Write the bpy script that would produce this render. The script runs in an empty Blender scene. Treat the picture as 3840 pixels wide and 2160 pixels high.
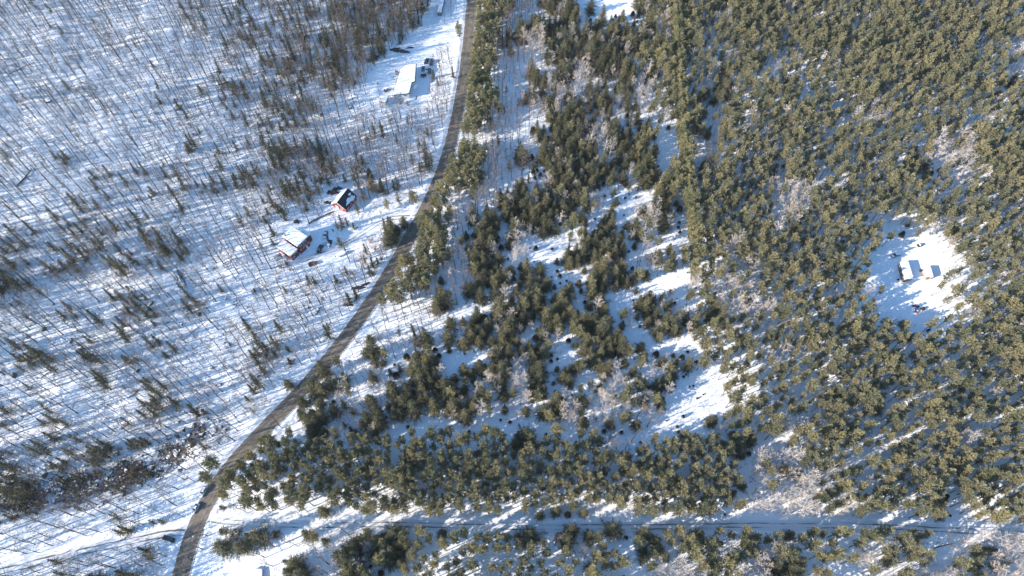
import bpy, math, random
import numpy as np
from mathutils import Vector, Matrix

# ------------------------------------------------------------ camera, world, sun
H = 300.0
TILT = math.radians(30.7)
FPX = 2560.0
SUN_AZ = math.radians(66.0)      # direction in which the shadows point, clockwise from +Y
SUN_EL = math.radians(23.0)
scn = bpy.context.scene
cam_d = bpy.data.cameras.new('camera'); cam = bpy.data.objects.new('camera', cam_d)
scn.collection.objects.link(cam); scn.camera = cam
cam.location = (0, 0, H); cam.rotation_euler = (TILT, 0, 0)
cam_d.sensor_width = 36; cam_d.lens = 24; cam_d.clip_start = 1; cam_d.clip_end = 20000
world = bpy.data.worlds.new('World'); scn.world = world; world.use_nodes = True
wn = world.node_tree; bg = wn.nodes['Background']
sky = wn.nodes.new('ShaderNodeTexSky'); sky.sky_type = 'NISHITA'; sky.sun_disc = False
sky.sun_elevation = SUN_EL; sky.sun_rotation = (SUN_AZ + math.pi) % (2*math.pi)
sky.air_density = 1.0; sky.dust_density = 0.3; sky.ozone_density = 1.0; sky.altitude = 300
tint = wn.nodes.new('ShaderNodeMix'); tint.data_type = 'RGBA'; tint.blend_type = 'MULTIPLY'; tint.inputs[0].default_value = 1.0
tint.inputs[7].default_value = (.70, 1.0, 1.18, 1)           # the camera's cool white balance for open shade
wn.links.new(sky.outputs[0], tint.inputs[6]); wn.links.new(tint.outputs[2], bg.inputs[0]); bg.inputs[1].default_value = 0.13
sl = bpy.data.lights.new('sun', 'SUN'); sl.energy = 5.0; sl.angle = math.radians(0.5); sl.color = (1.0, 0.90, 0.78)
sun = bpy.data.objects.new('sun', sl); scn.collection.objects.link(sun)
sdir = Vector((math.sin(SUN_AZ)*math.cos(SUN_EL), math.cos(SUN_AZ)*math.cos(SUN_EL), -math.sin(SUN_EL)))
sun.rotation_euler = sdir.to_track_quat('-Z', 'Y').to_euler(); sun.location = (-200, 0, 200)
scn.view_settings.view_transform = 'Standard'; scn.view_settings.look = 'None'
scn.view_settings.exposure = 1.18; scn.view_settings.gamma = 1.0
scn.view_settings.use_curve_mapping = False
scn.cycles.max_bounces = 6; scn.cycles.diffuse_bounces = 3; scn.cycles.transparent_max_bounces = 4

rng = np.random.default_rng(7); R = random.Random(11)
col = scn.collection
VS = 3840/2576.0                                     # scale from the coordinates the layout was measured in

# ------------------------------------------------------------ survey: photo pixels (3840 wide) -> ground
CT, ST = math.cos(TILT), math.sin(TILT)
def ray_hit(px, py, z=0.0):
    px = np.asarray(px, float); py = np.asarray(py, float)
    u = (px-1920)/FPX; v = (1080-py)/FPX
    t = (z-H)/(-CT + v*ST)
    return u*t, (ST + v*CT)*t
def to_px(x, y, z):
    dz = z-H; dep = y*ST - dz*CT
    return 1920+FPX*x/dep, 1080-FPX*(y*CT+dz*ST)/dep

# ------------------------------------------------------------ noise + terrain
def vnoise(x, y, s, seed):
    x = np.asarray(x, float)/s; y = np.asarray(y, float)/s
    xi = np.floor(x).astype(np.int64); yi = np.floor(y).astype(np.int64)
    fx = x-xi; fy = y-yi; fx = fx*fx*(3-2*fx); fy = fy*fy*(3-2*fy)
    def h(a, b):
        n = (a*374761393 + b*668265263 + seed*974711) & 0x7fffffff
        n = ((n ^ (n >> 13))*1274126177) & 0x7fffffff
        return ((n ^ (n >> 16)) & 0xffff)/65535.0
    return (h(xi, yi)*(1-fx)+h(xi+1, yi)*fx)*(1-fy)+(h(xi, yi+1)*(1-fx)+h(xi+1, yi+1)*fx)*fy-0.5

def vline(pts):                                       # layout pixels -> world polyline at z=0
    a = np.array(pts, float)*VS
    x, y = ray_hit(a[:, 0], a[:, 1]); return np.stack([x, y], 1)
ROAD_E = [(-60,1178,1206),(0,1173,1201),(100,1167,1196),(200,1154,1186),(300,1139,1174),(400,1109,1148),(450,1090,1131),(500,1066,1110),
 (550,1036,1083),(600,1007,1057),(650,978,1030),(700,946,1003),(750,911,975),(800,874,942),(850,838,906),(900,800,869),(950,758,826),
 (1000,716,780),(1050,662,728),(1100,610,678),(1150,560,630),(1200,518,592),(1250,489,560),(1300,461,533),(1350,448,512),(1400,434,494),
 (1449,422,480),(1500,413,472),(1560,405,464)]
rl = vline([(l, y) for y, l, r in ROAD_E]); rr = vline([(r, y) for y, l, r in ROAD_E])
def smooth(p, n=2):
    for _ in range(n):
        q = p.copy(); q[1:-1] = (p[:-2]+2*p[1:-1]+p[2:])/4; p = q
    return p
road_c = smooth((rl+rr)/2, 3)
d0 = road_c[0]-road_c[2]; d1 = road_c[-1]-road_c[-3]
road_c = np.vstack([road_c[0]+d0/np.linalg.norm(d0)*250, road_c, road_c[-1]+d1/np.linalg.norm(d1)*200])
ROAD_W = 3.9
DRIVE_A = vline([(1172,66),(1140,84),(1112,118),(1088,160),(1072,200),(1060,235)])
LOT_A = vline([(1150,-60),(1120,0),(1095,60),(1060,110),(1020,140),(985,180)])
DRIVE_1 = vline([(1042,548),(1000,548),(968,556),(930,580),(898,604),(868,624),(836,640),(800,652),(760,668)])
DRIVE_2 = vline([(1085,496),(1040,490),(990,498),(950,520),(925,548),(915,580)])
CARPARK = vline([(822,650),(838,615),(842,570)])
LANE_W = vline([(470,1340),(430,1340),(350,1358),(268,1376),(140,1405),(0,1442),(-120,1470),(-260,1500)])
LANE_E = vline([(505,1305),(580,1314),(680,1320),(800,1322),(1000,1319),(1300,1327),(1640,1325),(1900,1321),(2200,1324),(2420,1335),(2640,1345)])
SHOULDER = road_c[1:19] + 0.0
tn = np.gradient(SHOULDER, axis=0); tn /= np.linalg.norm(tn, axis=1)[:, None]
sgn = np.where((np.stack([-tn[:, 1], tn[:, 0]], 1)[:, 0] < 0), 1, -1)[:, None]
SHOULDER = SHOULDER + np.stack([-tn[:, 1], tn[:, 0]], 1)*sgn*7.6
RAVINE = vline([(-140,1250),(0,1245),(120,1235),(230,1215),(330,1200),(420,1160),(480,1100),(560,1060)])
PATH = vline([(782,577),(807,557),(834,547),(850,540)])

YARDS = [(vline([(690,650),(760,600)]), 7), (vline([(860,500),(880,520)]), 6), (vline([(1005,230),(1035,180)]), 9), (vline([(2270,690),(2340,700)]), 14), (vline([(2300,770),(2330,790)]), 5),
  (vline([(770,665),(880,630)]), 5)]
def seg_dist(x, y, line):
    x = np.asarray(x, float); y = np.asarray(y, float); best = np.full(x.shape, 1e9)
    for a, b in zip(line[:-1], line[1:]):
        d = b-a; t = np.clip(((x-a[0])*d[0]+(y-a[1])*d[1])/(d@d), 0, 1)
        best = np.minimum(best, np.hypot(x-a[0]-t*d[0], y-a[1]-t*d[1]))
    return best
ry = road_c[::-1, 1]; rx = road_c[::-1, 0]
def left_of_road(x, y):
    return np.interp(y, ry, rx) - x
CORR = [(road_c, ROAD_W+.6), (DRIVE_1, 2.1), (DRIVE_2, 2.0), (LANE_W, 2.6), (LANE_E, 2.1)]
def terr(x, y, fine=True):
    x = np.asarray(x, float); y = np.asarray(y, float)
    d = left_of_road(x, y)-14
    z = 0.115*(np.logaddexp(0, d/14)*14)*np.clip((y-20)/120, 0.25, 1)
    z = np.minimum(z, 60+0*z)
    lf = np.clip(d/30, 0, 1)
    rd = seg_dist(x, y, RAVINE); z = z-2.6*np.exp(-(rd/9)**2)
    flat = np.minimum.reduce([seg_dist(x, y, l)-w for l, w in CORR] + [seg_dist(x, y, SHOULDER)-2.4, seg_dist(x, y, LOT_A)-6, seg_dist(x, y, CARPARK)-4]+[seg_dist(x, y, l)-w for l, w in YARDS])
    m = np.clip(flat/4, 0, 1)
    z = z+m*((0.5+1.6*lf)*vnoise(x, y, 17, 1)+(0.25+.55*lf)*vnoise(x, y, 6, 2))
    if fine:
        z = z+np.clip(flat/1.5, 0, 1)*((.26+.35*lf)*vnoise(x, y, 2.9, 3)+(.10+.15*lf)*vnoise(x, y, 1.5, 4))
    return z
def NOBANK(x, y):
    m = 1.0
    for px, py, r in ((718,1905,4.5), (752,1840,4.5), (632,2021,6), (700,1960,3)):
        cx, cy = ray_hit(px, py); m = m*(1-np.exp(-(np.hypot(x-cx, y-cy)/r)**4))
    return m
def carve(x, y):                                       # the ground dips under the roads; ploughed banks stand beside them
    z = 0*np.asarray(x, float)
    for l, w in CORR:
        d = seg_dist(x, y, l)-w+.6
        z = np.minimum(z, -0.22*np.clip(1-(d+.1)/.8, 0, 1)) if False else z - 0.22*np.clip(1-(d+.1)/.9, 0, 1)*(z > -.2)
        big = (.55 if l is road_c else .3)*NOBANK(x, y)
        z = z + big*np.exp(-((d-1.6)/.7)**2)*(0.75+1.0*vnoise(x, y, 2.2, 9))
    return z
def gnd(x, y):
    return float(terr(np.array([x]), np.array([y]))[0])
def pt(px, py, h=0.0):                                  # photo pixel -> point h metres above the terrain
    z = h
    for _ in range(14):
        x, y = ray_hit(px, py, z); z = gnd(x, y)+h
    return Vector((float(x), float(y), float(z)))
def ptz(px, py, z):
    x, y = ray_hit(px, py, z); return Vector((float(x), float(y), z))

# ------------------------------------------------------------ materials
def mat(name):
    m = bpy.data.materials.new(name); m.use_nodes = True
    nt = m.node_tree; b = nt.nodes['Principled BSDF']; return m, nt, b
def N(nt, t, **kw):
    n = nt.nodes.new(t)
    for k, v in kw.items(): setattr(n, k, v)
    return n
def ramp(nt, src, stops):
    r = N(nt, 'ShaderNodeValToRGB'); nt.links.new(src, r.inputs[0]); e = r.color_ramp.elements
    while len(e) < len(stops): e.new(0.5)
    for i, (p, c) in enumerate(stops):
        e[i].position = p; e[i].color = (*c, 1) if len(c) == 3 else c
    return r.outputs[0]
def noise(nt, scale, detail=3, vec=None, rough=.55):
    n = N(nt, 'ShaderNodeTexNoise'); n.inputs['Scale'].default_value = scale; n.inputs['Detail'].default_value = detail
    n.inputs['Roughness'].default_value = rough
    if vec is not None: nt.links.new(vec, n.inputs['Vector'])
    return n.outputs[0]
def mixc(nt, f, a, b, mode='MIX'):
    m = N(nt, 'ShaderNodeMix', data_type='RGBA', blend_type=mode)
    for i, v in ((0, f), (6, a), (7, b)):
        if hasattr(v, 'links'): nt.links.new(v, m.inputs[i])
        else: m.inputs[i].default_value = v if i == 0 else (*v, 1)
    return m.outputs[2]
def math_n(nt, op, a, b=0.0):
    m = N(nt, 'ShaderNodeMath', operation=op)
    for i, v in ((0, a), (1, b)):
        if hasattr(v, 'links'): nt.links.new(v, m.inputs[i])
        else: m.inputs[i].default_value = v
    return m.outputs[0]
def bump(nt, b, h, strength, dist):
    n = N(nt, 'ShaderNodeBump'); n.inputs['Strength'].default_value = strength; n.inputs['Distance'].default_value = dist
    nt.links.new(h, n.inputs['Height']); nt.links.new(n.outputs[0], b.inputs['Normal'])
def wpos(nt): return N(nt, 'ShaderNodeNewGeometry').outputs['Position']
def opos(nt): return N(nt, 'ShaderNodeTexCoord').outputs['Object']

SNOW = (0.86, 0.87, 0.89)
def m_snow():
    m, nt, b = mat('snow'); p = wpos(nt)
    n1 = noise(nt, 0.9, 5, p); n2 = noise(nt, 5.0, 3, p)
    c = ramp(nt, n1, [(.3, (.83, .845, .87)), (.7, (.88, .885, .9))])
    at = N(nt, 'ShaderNodeAttribute', attribute_name='bare').outputs['Fac']
    n3 = noise(nt, 1.6, 6, p, .7)
    f = math_n(nt, 'GREATER_THAN', math_n(nt, 'ADD', at, math_n(nt, 'MULTIPLY', n3, 1.0)), 1.02)
    dirt = ramp(nt, noise(nt, 6, 4, p), [(.3, (.055, .045, .035)), (.7, (.15, .12, .09))])
    # bits of bark, twigs and weeds lying on the snow
    v = N(nt, 'ShaderNodeTexVoronoi'); v.inputs['Scale'].default_value = .8; nt.links.new(p, v.inputs['Vector'])
    sp = math_n(nt, 'LESS_THAN', v.outputs['Distance'], .045)
    c2 = mixc(nt, math_n(nt, 'MULTIPLY', sp, .6), c, (.16, .13, .1))
    nt.links.new(mixc(nt, f, c2, dirt), b.inputs['Base Color'])
    b.inputs['Roughness'].default_value = .75; b.inputs['Specular IOR Level'].default_value = .2
    hh = math_n(nt, 'ADD', n1, math_n(nt, 'MULTIPLY', n2, .35)); bump(nt, b, hh, .8, .4)
    return m
def m_plain(name, c, rough=.6, metal=0, var=.12, scale=3.0, spec=.4, bmp=0):
    m, nt, b = mat(name); n = noise(nt, scale, 4, opos(nt))
    lo = tuple(max(0, x*(1-var)) for x in c); hi = tuple(min(1, x*(1+var)) for x in c)
    nt.links.new(ramp(nt, n, [(.3, lo), (.7, hi)]), b.inputs['Base Color'])
    b.inputs['Roughness'].default_value = rough; b.inputs['Metallic'].default_value = metal; b.inputs['Specular IOR Level'].default_value = spec
    if bmp: bump(nt, b, n, bmp, .05)
    return m
def m_leaf(name, dark, light, hue=.25):
    """needles: darker and lighter clumps, every tree a little different"""
    m, nt, b = mat(name); g = N(nt, 'ShaderNodeNewGeometry'); oi = N(nt, 'ShaderNodeObjectInfo')
    n = noise(nt, 1.3, 3, opos(nt))
    c = ramp(nt, n, [(.35, dark), (.65, light)])
    v = ramp(nt, oi.outputs['Random'], [(0, (.66, .72, .68)), (.5, (1, 1, 1)), (1, (1.3, 1.22, 1.08))])
    c = mixc(nt, 1.0, c, v, 'MULTIPLY')
    nt.links.new(c, b.inputs['Base Color']); b.inputs['Roughness'].default_value = .65; b.inputs['Specular IOR Level'].default_value = .25
    tl = N(nt, 'ShaderNodeBsdfTranslucent'); nt.links.new(mixc(nt, 1.0, c, (1.15, 1.1, .7), 'MULTIPLY'), tl.inputs['Color'])
    mx = N(nt, 'ShaderNodeMixShader'); mx.inputs[0].default_value = .26; nt.links.new(b.outputs[0], mx.inputs[1]); nt.links.new(tl.outputs[0], mx.inputs[2])
    nt.links.new(mx.outputs[0], nt.nodes['Material Output'].inputs['Surface'])
    return m
def m_bark(name, dark, light):
    m, nt, b = mat(name); oi = N(nt, 'ShaderNodeObjectInfo')
    c = ramp(nt, noise(nt, 2.0, 4, opos(nt)), [(.3, dark), (.7, light)])
    v = ramp(nt, oi.outputs['Random'], [(0, (.75, .75, .78)), (1, (1.25, 1.15, 1.1))])
    nt.links.new(mixc(nt, 1.0, c, v, 'MULTIPLY'), b.inputs['Base Color']); b.inputs['Roughness'].default_value = .85
    b.inputs['Specular IOR Level'].default_value = .15
    return m
def m_rock():
    m, nt, b = mat('snowy_rock'); p = opos(nt); g = N(nt, 'ShaderNodeNewGeometry')
    c = ramp(nt, noise(nt, 1.5, 5, p), [(.3, (.035, .032, .03)), (.55, (.085, .075, .068)), (.75, (.15, .13, .115))])
    sep = N(nt, 'ShaderNodeSeparateXYZ'); nt.links.new(g.outputs['Normal'], sep.inputs[0])
    f = math_n(nt, 'GREATER_THAN', math_n(nt, 'ADD', sep.outputs[2], math_n(nt, 'MULTIPLY', noise(nt, .9, 4, p), .9)), 1.33)
    nt.links.new(mixc(nt, f, c, SNOW), b.inputs['Base Color']); b.inputs['Roughness'].default_value = .85
    bump(nt, b, noise(nt, 3, 5, p), .6, .2)
    return m
def m_barerock():
    m, nt, b = mat('bare_rock'); p = opos(nt)
    nt.links.new(ramp(nt, noise(nt, 1.5, 5, p), [(.3, (.02, .02, .02)), (.55, (.05, .045, .042)), (.75, (.10, .09, .08))]), b.inputs['Base Color']); b.inputs['Roughness'].default_value = .85
    bump(nt, b, noise(nt, 3, 5, p), .6, .2); return m
def m_road():
    m, nt, b = mat('salted_asphalt'); uv = N(nt, 'ShaderNodeUVMap').outputs[0]; p = wpos(nt)
    sep = N(nt, 'ShaderNodeSeparateXYZ'); nt.links.new(uv, sep.inputs[0])
    mp = N(nt, 'ShaderNodeMapping'); nt.links.new(uv, mp.inputs[0]); mp.inputs['Scale'].default_value = (5.0, .12, 1)
    st = noise(nt, 1.0, 4, mp.outputs[0])
    c = ramp(nt, st, [(.3, (.115, .095, .078)), (.52, (.17, .138, .108)), (.7, (.235, .192, .15))])
    c = mixc(nt, .5, c, ramp(nt, noise(nt, .28, 6, p, .7), [(.32, (.07, .062, .056)), (.5, (.15, .128, .105)), (.66, (.30, .26, .215))]))
    wt = math_n(nt, 'ABSOLUTE', math_n(nt, 'SUBTRACT', math_n(nt, 'ABSOLUTE', sep.outputs[0]), .45))
    c = mixc(nt, math_n(nt, 'MULTIPLY', math_n(nt, 'LESS_THAN', wt, .11), .4), c, (.075, .068, .062))
    # tyre-worn bands and snow dust along the edges
    au = math_n(nt, 'ABSOLUTE', sep.outputs[0])
    edge = math_n(nt, 'GREATER_THAN', math_n(nt, 'ADD', au, math_n(nt, 'MULTIPLY', noise(nt, .6, 6, p, .7), .5)), 1.14)
    c = mixc(nt, edge, c, (.62, .62, .63))
    nt.links.new(c, b.inputs['Base Color']); b.inputs['Roughness'].default_value = .8
    bump(nt, b, noise(nt, 6, 4, p), .3, .04)
    return m
def m_lane(name, cover, gravel=(.12, .1, .085)):
    """packed snow with gravel worn through in the wheel tracks"""
    m, nt, b = mat(name); uv = N(nt, 'ShaderNodeUVMap').outputs[0]; p = wpos(nt)
    sep = N(nt, 'ShaderNodeSeparateXYZ'); nt.links.new(uv, sep.inputs[0])
    au = math_n(nt, 'ABSOLUTE', sep.outputs[0])
    tr = math_n(nt, 'SUBTRACT', 1.0, math_n(nt, 'MULTIPLY', math_n(nt, 'ABSOLUTE', math_n(nt, 'SUBTRACT', au, .42)), 4.0))
    tr = math_n(nt, 'MAXIMUM', tr, 0.0)
    mp = N(nt, 'ShaderNodeMapping'); nt.links.new(uv, mp.inputs[0]); mp.inputs['Scale'].default_value = (1.6, .07, 1)
    n = noise(nt, 1.0, 6, mp.outputs[0], .65)
    f = math_n(nt, 'ADD', math_n(nt, 'MULTIPLY', tr, .22), n)
    fac = ramp(nt, f, [(cover, (0, 0, 0)), (min(1, cover+.12), (1, 1, 1))])
    gcol = ramp(nt, noise(nt, 1.2, 4, p), [(.3, gravel), (.7, tuple(x*1.7 for x in gravel))])
    c = mixc(nt, fac, (.72, .73, .76), gcol)
    nt.links.new(c, b.inputs['Base Color']); b.inputs['Roughness'].default_value = .8
    bump(nt, b, math_n(nt, 'ADD', noise(nt, 2.5, 4, p), math_n(nt, 'MULTIPLY', tr, -.6)), .5, .12)
    return m
M = {}
M['snow'] = m_snow(); M['rock'] = m_rock(); M['barerock'] = m_barerock(); M['road'] = m_road()
M['lane'] = m_lane('packed_snow_lane', .61, (.15, .135, .12)); M['drive'] = m_lane('driveway_snow_and_gravel', .57, (.09, .078, .068)); M['trail'] = m_lane('rolled_snow', .80, (.3, .29, .28))
M['roofsnow'] = m_plain('roof_snow', SNOW, .75, var=.02, scale=1.2, spec=.2, bmp=.5)
M['pine'] = m_leaf('pine_needles', (.14, .138, .082), (.345, .32, .205))
M['whitepine'] = m_leaf('olive_pine_needles', (.175, .17, .095), (.38, .352, .215))
M['spruce'] = m_leaf('spruce_needles', (.036, .04, .025), (.21, .195, .118))
M['fir'] = m_leaf('fir_needles', (.042, .045, .028), (.14, .13, .078))
M['juniper'] = m_leaf('juniper_needles', (.022, .028, .018), (.050, .052, .030))
M['pinebark'] = m_bark('pine_bark', (.09, .07, .055), (.2, .155, .12))
M['bark'] = m_bark('grey_brown_bark', (.05, .043, .038), (.115, .098, .086))
M['twig'] = m_bark('brown_twigs', (.11, .09, .078), (.225, .188, .16))
M['pale'] = m_bark('pale_bark', (.33, .31, .285), (.56, .53, .49))
M['paletwig'] = m_bark('pale_twigs', (.32, .295, .27), (.54, .50, .455))
M['rust'] = m_bark('rusty_twigs', (.14, .09, .07), (.24, .155, .12))
M['red'] = None
def m_siding(name, c, step=.22):
    m, nt, b = mat(name); p = wpos(nt); sep = N(nt, 'ShaderNodeSeparateXYZ'); nt.links.new(p, sep.inputs[0])
    fr = math_n(nt, 'FRACT', math_n(nt, 'DIVIDE', sep.outputs[2], step))
    col_ = ramp(nt, noise(nt, .9, 4, p), [(.3, tuple(x*.8 for x in c)), (.7, tuple(min(1, x*1.15) for x in c))])
    nt.links.new(col_, b.inputs['Base Color']); b.inputs['Roughness'].default_value = .6
    bump(nt, b, fr, .7, .03); return m
M['red'] = m_siding('red_siding', (.18, .022, .02)); M['brightred'] = m_siding('bright_red_siding', (.32, .036, .028))
M['white'] = m_siding('white_siding', (.72, .72, .7)); M['greywall'] = m_siding('grey_corrugated_wall', (.16, .16, .17), .3)
M['tan'] = m_siding('tan_siding', (.42, .36, .28))
M['trim'] = m_plain('white_trim', (.78, .78, .76), .5, var=.04)
M['glass'] = m_plain('dark_window_glass', (.02, .025, .03), .08, var=.2, spec=.8)
M['darkroof'] = m_plain('black_metal_roof', (.022, .024, .028), .55, var=.25, scale=1.5, spec=.25)
M['greymetal'] = m_plain('weathered_grey_metal', (.2, .2, .21), .5, var=.2)
M['wood'] = m_plain('weathered_wood', (.16, .115, .08), .8, var=.35, scale=2)
M['deck'] = m_plain('brown_deck_boards', (.13, .105, .09), .8, var=.2, scale=2)
M['asphalt'] = m_plain('wet_asphalt', (.05, .05, .052), .7, var=.3, scale=.7)
M['tyre'] = m_plain('tyre_rubber', (.02, .02, .02), .8)
M['carblack'] = m_plain('black_car_paint', (.018, .02, .024), .25, var=.1, spec=.6)
M['cargrey'] = m_plain('grey_car_paint', (.12, .13, .145), .3, var=.1, spec=.6)
M['carwhite'] = m_plain('white_car_paint', (.70, .71, .73), .3, var=.03, spec=.5)
M['carred'] = m_plain('red_car_paint', (.35, .03, .025), .35, var=.1, spec=.5)
M['lamp'] = m_plain('lamp_glass', (.7, .7, .65), .1, var=.05, spec=.8)
M['taillamp'] = m_plain('red_lamp_glass', (.3, .01, .01), .15, var=.05, spec=.8)
M['canvas'] = m_plain('grey_canvas', (.3, .32, .33), .8, var=.15)
M['black'] = m_plain('black_plastic', (.02, .02, .022), .6)
M['brickred'] = m_plain('rusty_red_paint', (.26, .04, .03), .6, var=.3)

# ------------------------------------------------------------ mesh helpers
class MB:
    def __init__(s): s.v = []; s.f = []; s.m = []
    def add(s, vs, fs, mi=0):
        o = len(s.v); s.v.extend([tuple(v) for v in vs]); s.f.extend([tuple(i+o for i in f) for f in fs]); s.m.extend([mi]*len(fs))
    def box(s, c, d, rz=0.0, mi=0, taper=1.0):
        cx, cy, cz = c; hx, hy, hz = d[0]/2, d[1]/2, d[2]/2; cs, sn = math.cos(rz), math.sin(rz); vs = []
        for z, k in ((-hz, 1.0), (hz, taper)):
            for x, y in ((-hx, -hy), (hx, -hy), (hx, hy), (-hx, hy)):
                x *= k; y *= k; vs.append((cx+x*cs-y*sn, cy+x*sn+y*cs, cz+z))
        s.add(vs, [(3,2,1,0),(4,5,6,7),(0,1,5,4),(1,2,6,5),(2,3,7,6),(3,0,4,7)], mi)
    def prism(s, poly, z0, z1, mi=0):
        n = len(poly); a = sum(poly[i][0]*poly[(i+1) % n][1]-poly[(i+1) % n][0]*poly[i][1] for i in range(n))
        if a < 0: poly = poly[::-1]
        zz0 = z0 if hasattr(z0, '__len__') else [z0]*n; zz1 = z1 if hasattr(z1, '__len__') else [z1]*n
        s.add([(p[0], p[1], z) for p, z in zip(poly, zz0)]+[(p[0], p[1], z) for p, z in zip(poly, zz1)],
              [tuple(range(n))[::-1], tuple(range(n, 2*n))]+[(i, (i+1) % n, n+(i+1) % n, n+i) for i in range(n)], mi)
    def tube(s, pts, rads, n=3, mi=0, cap=False):
        o = len(s.v); pts = [Vector(p) for p in pts]
        for i, p in enumerate(pts):
            d = (pts[min(i+1, len(pts)-1)]-pts[max(i-1, 0)])
            if d.length < 1e-6: d = Vector((0, 0, 1))
            d.normalize(); a = d.orthogonal().normalized(); b_ = d.cross(a)
            for k in range(n):
                t = 2*math.pi*k/n; s.v.append(tuple(p+(a*math.cos(t)+b_*math.sin(t))*rads[i]))
        for i in range(len(pts)-1):
            for k in range(n):
                s.f.append((o+i*n+k, o+i*n+(k+1) % n, o+(i+1)*n+(k+1) % n, o+(i+1)*n+k)); s.m.append(mi)
        if cap:
            s.f.append(tuple(o+k for k in range(n))[::-1]); s.m.append(mi)
            s.f.append(tuple(o+(len(pts)-1)*n+k for k in range(n))); s.m.append(mi)
    def blade(s, p, q, w, mi=0):                        # a thin triangle
        p = Vector(p); q = Vector(q); d = q-p
        a = d.cross(Vector((R.uniform(-1, 1), R.uniform(-1, 1), R.uniform(-1, 1))))
        if a.length < 1e-6: a = Vector((1, 0, 0))
        a.normalize(); o = len(s.v); s.v += [tuple(p+a*w), tuple(p-a*w), tuple(q)]; s.f.append((o, o+1, o+2)); s.m.append(mi)
    def mesh(s, name, mats, smooth=False):
        me = bpy.data.meshes.new(name); me.from_pydata(s.v, [], s.f)
        for m in mats: me.materials.append(m)
        if len(mats) > 1: me.polygons.foreach_set('material_index', s.m)
        if smooth: me.polygons.foreach_set('use_smooth', [True]*len(s.f))
        me.update(); return me
def link(name, me, parent=None, loc=None, rz=None):
    o = bpy.data.objects.new(name, me); col.objects.link(o)
    if parent is not None: o.parent = parent
    if loc is not None: o.location = loc
    if rz is not None: o.rotation_euler = (0, 0, rz)
    return o
def tag(o, label=None, cat=None, group=None, kind=None):
    if label: o['label'] = label
    if cat: o['category'] = cat
    if group: o['group'] = group
    if kind: o['kind'] = kind
    return o
def thing(name, label, cat, loc, rz=0.0, group=None):
    o = link(name, None, None, loc, rz); o.empty_display_size = .3
    return tag(o, label, cat, group)
def part(name, mb, m, parent, bev=0.0):
    me = mb.mesh(name, [m]) if isinstance(mb, MB) else mb
    o = link(name, me, parent)
    if bev:
        b = o.modifiers.new('bevel', 'BEVEL'); b.width = bev; b.segments = 2; b.limit_method = 'ANGLE'
    return o

# ------------------------------------------------------------ snow-covered ground
def axis(lo, hi, step, far):
    a = list(np.arange(lo, hi, step)); s = step; v = a[-1]
    while v < far: s *= 1.35; v += s; a.append(v)
    s = step; v = a[0]; pre = []
    while v > -far: s *= 1.35; v -= s; pre.append(v)
    return np.array(pre[::-1]+a)
gx = axis(-372, 372, 1.0, 2500); gy = axis(10, 448, 0.85, 2800)
X, Y = np.meshgrid(gx, gy); Z = terr(X, Y)+carve(X, Y)
nx, ny = len(gx), len(gy)
me = bpy.data.meshes.new('snow_ground'); me.vertices.add(nx*ny)
me.vertices.foreach_set('co', np.stack([X, Y, Z], -1).astype(np.float32).ravel())
ii, jj = np.meshgrid(np.arange(nx-1), np.arange(ny-1)); a = (jj*nx+ii).ravel()
quads = np.stack([a, a+1, a+nx+1, a+nx], 1).ravel(); nf = len(a)
me.loops.add(nf*4); me.loops.foreach_set('vertex_index', quads.astype(np.int32))
me.polygons.add(nf); me.polygons.foreach_set('loop_start', np.arange(0, nf*4, 4, dtype=np.int32))
me.polygons.foreach_set('loop_total', np.full(nf, 4, np.int32)); me.update(calc_edges=True)
me.polygons.foreach_set('use_smooth', np.ones(nf, bool))
BARE = [(1000,128,3.2,.5),(930,150,3,.5),(450,700,5,.42),(180,1225,13,.46),(330,1190,11,.5),(440,1140,9,.5),(60,1255,13,.48),(500,1090,7,.44),
        (1290,1085,9,.2),(700,660,4,.3),(1055,250,3,.3),(900,720,4,.35),(870,740,3,.3),(935,690,4,.42)]
bare = np.zeros(X.shape)
for px, py, r, amt in BARE:
    bx, by = ray_hit(px*VS, py*VS); g = terr(np.array([bx]), np.array([by]))[0]; bx, by = ray_hit(px*VS, py*VS, g)
    bare = np.maximum(bare, amt*1.35*np.exp(-(((X-bx)/(r*1.6))**2+((Y-by)/r)**2)))
at = me.attributes.new('bare', 'FLOAT', 'POINT'); at.data.foreach_set('value', bare.astype(np.float32).ravel())
me.materials.append(M['snow'])
tag(link('snow_ground', me), 'uneven snow covered forest ground', kind='structure')

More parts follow.
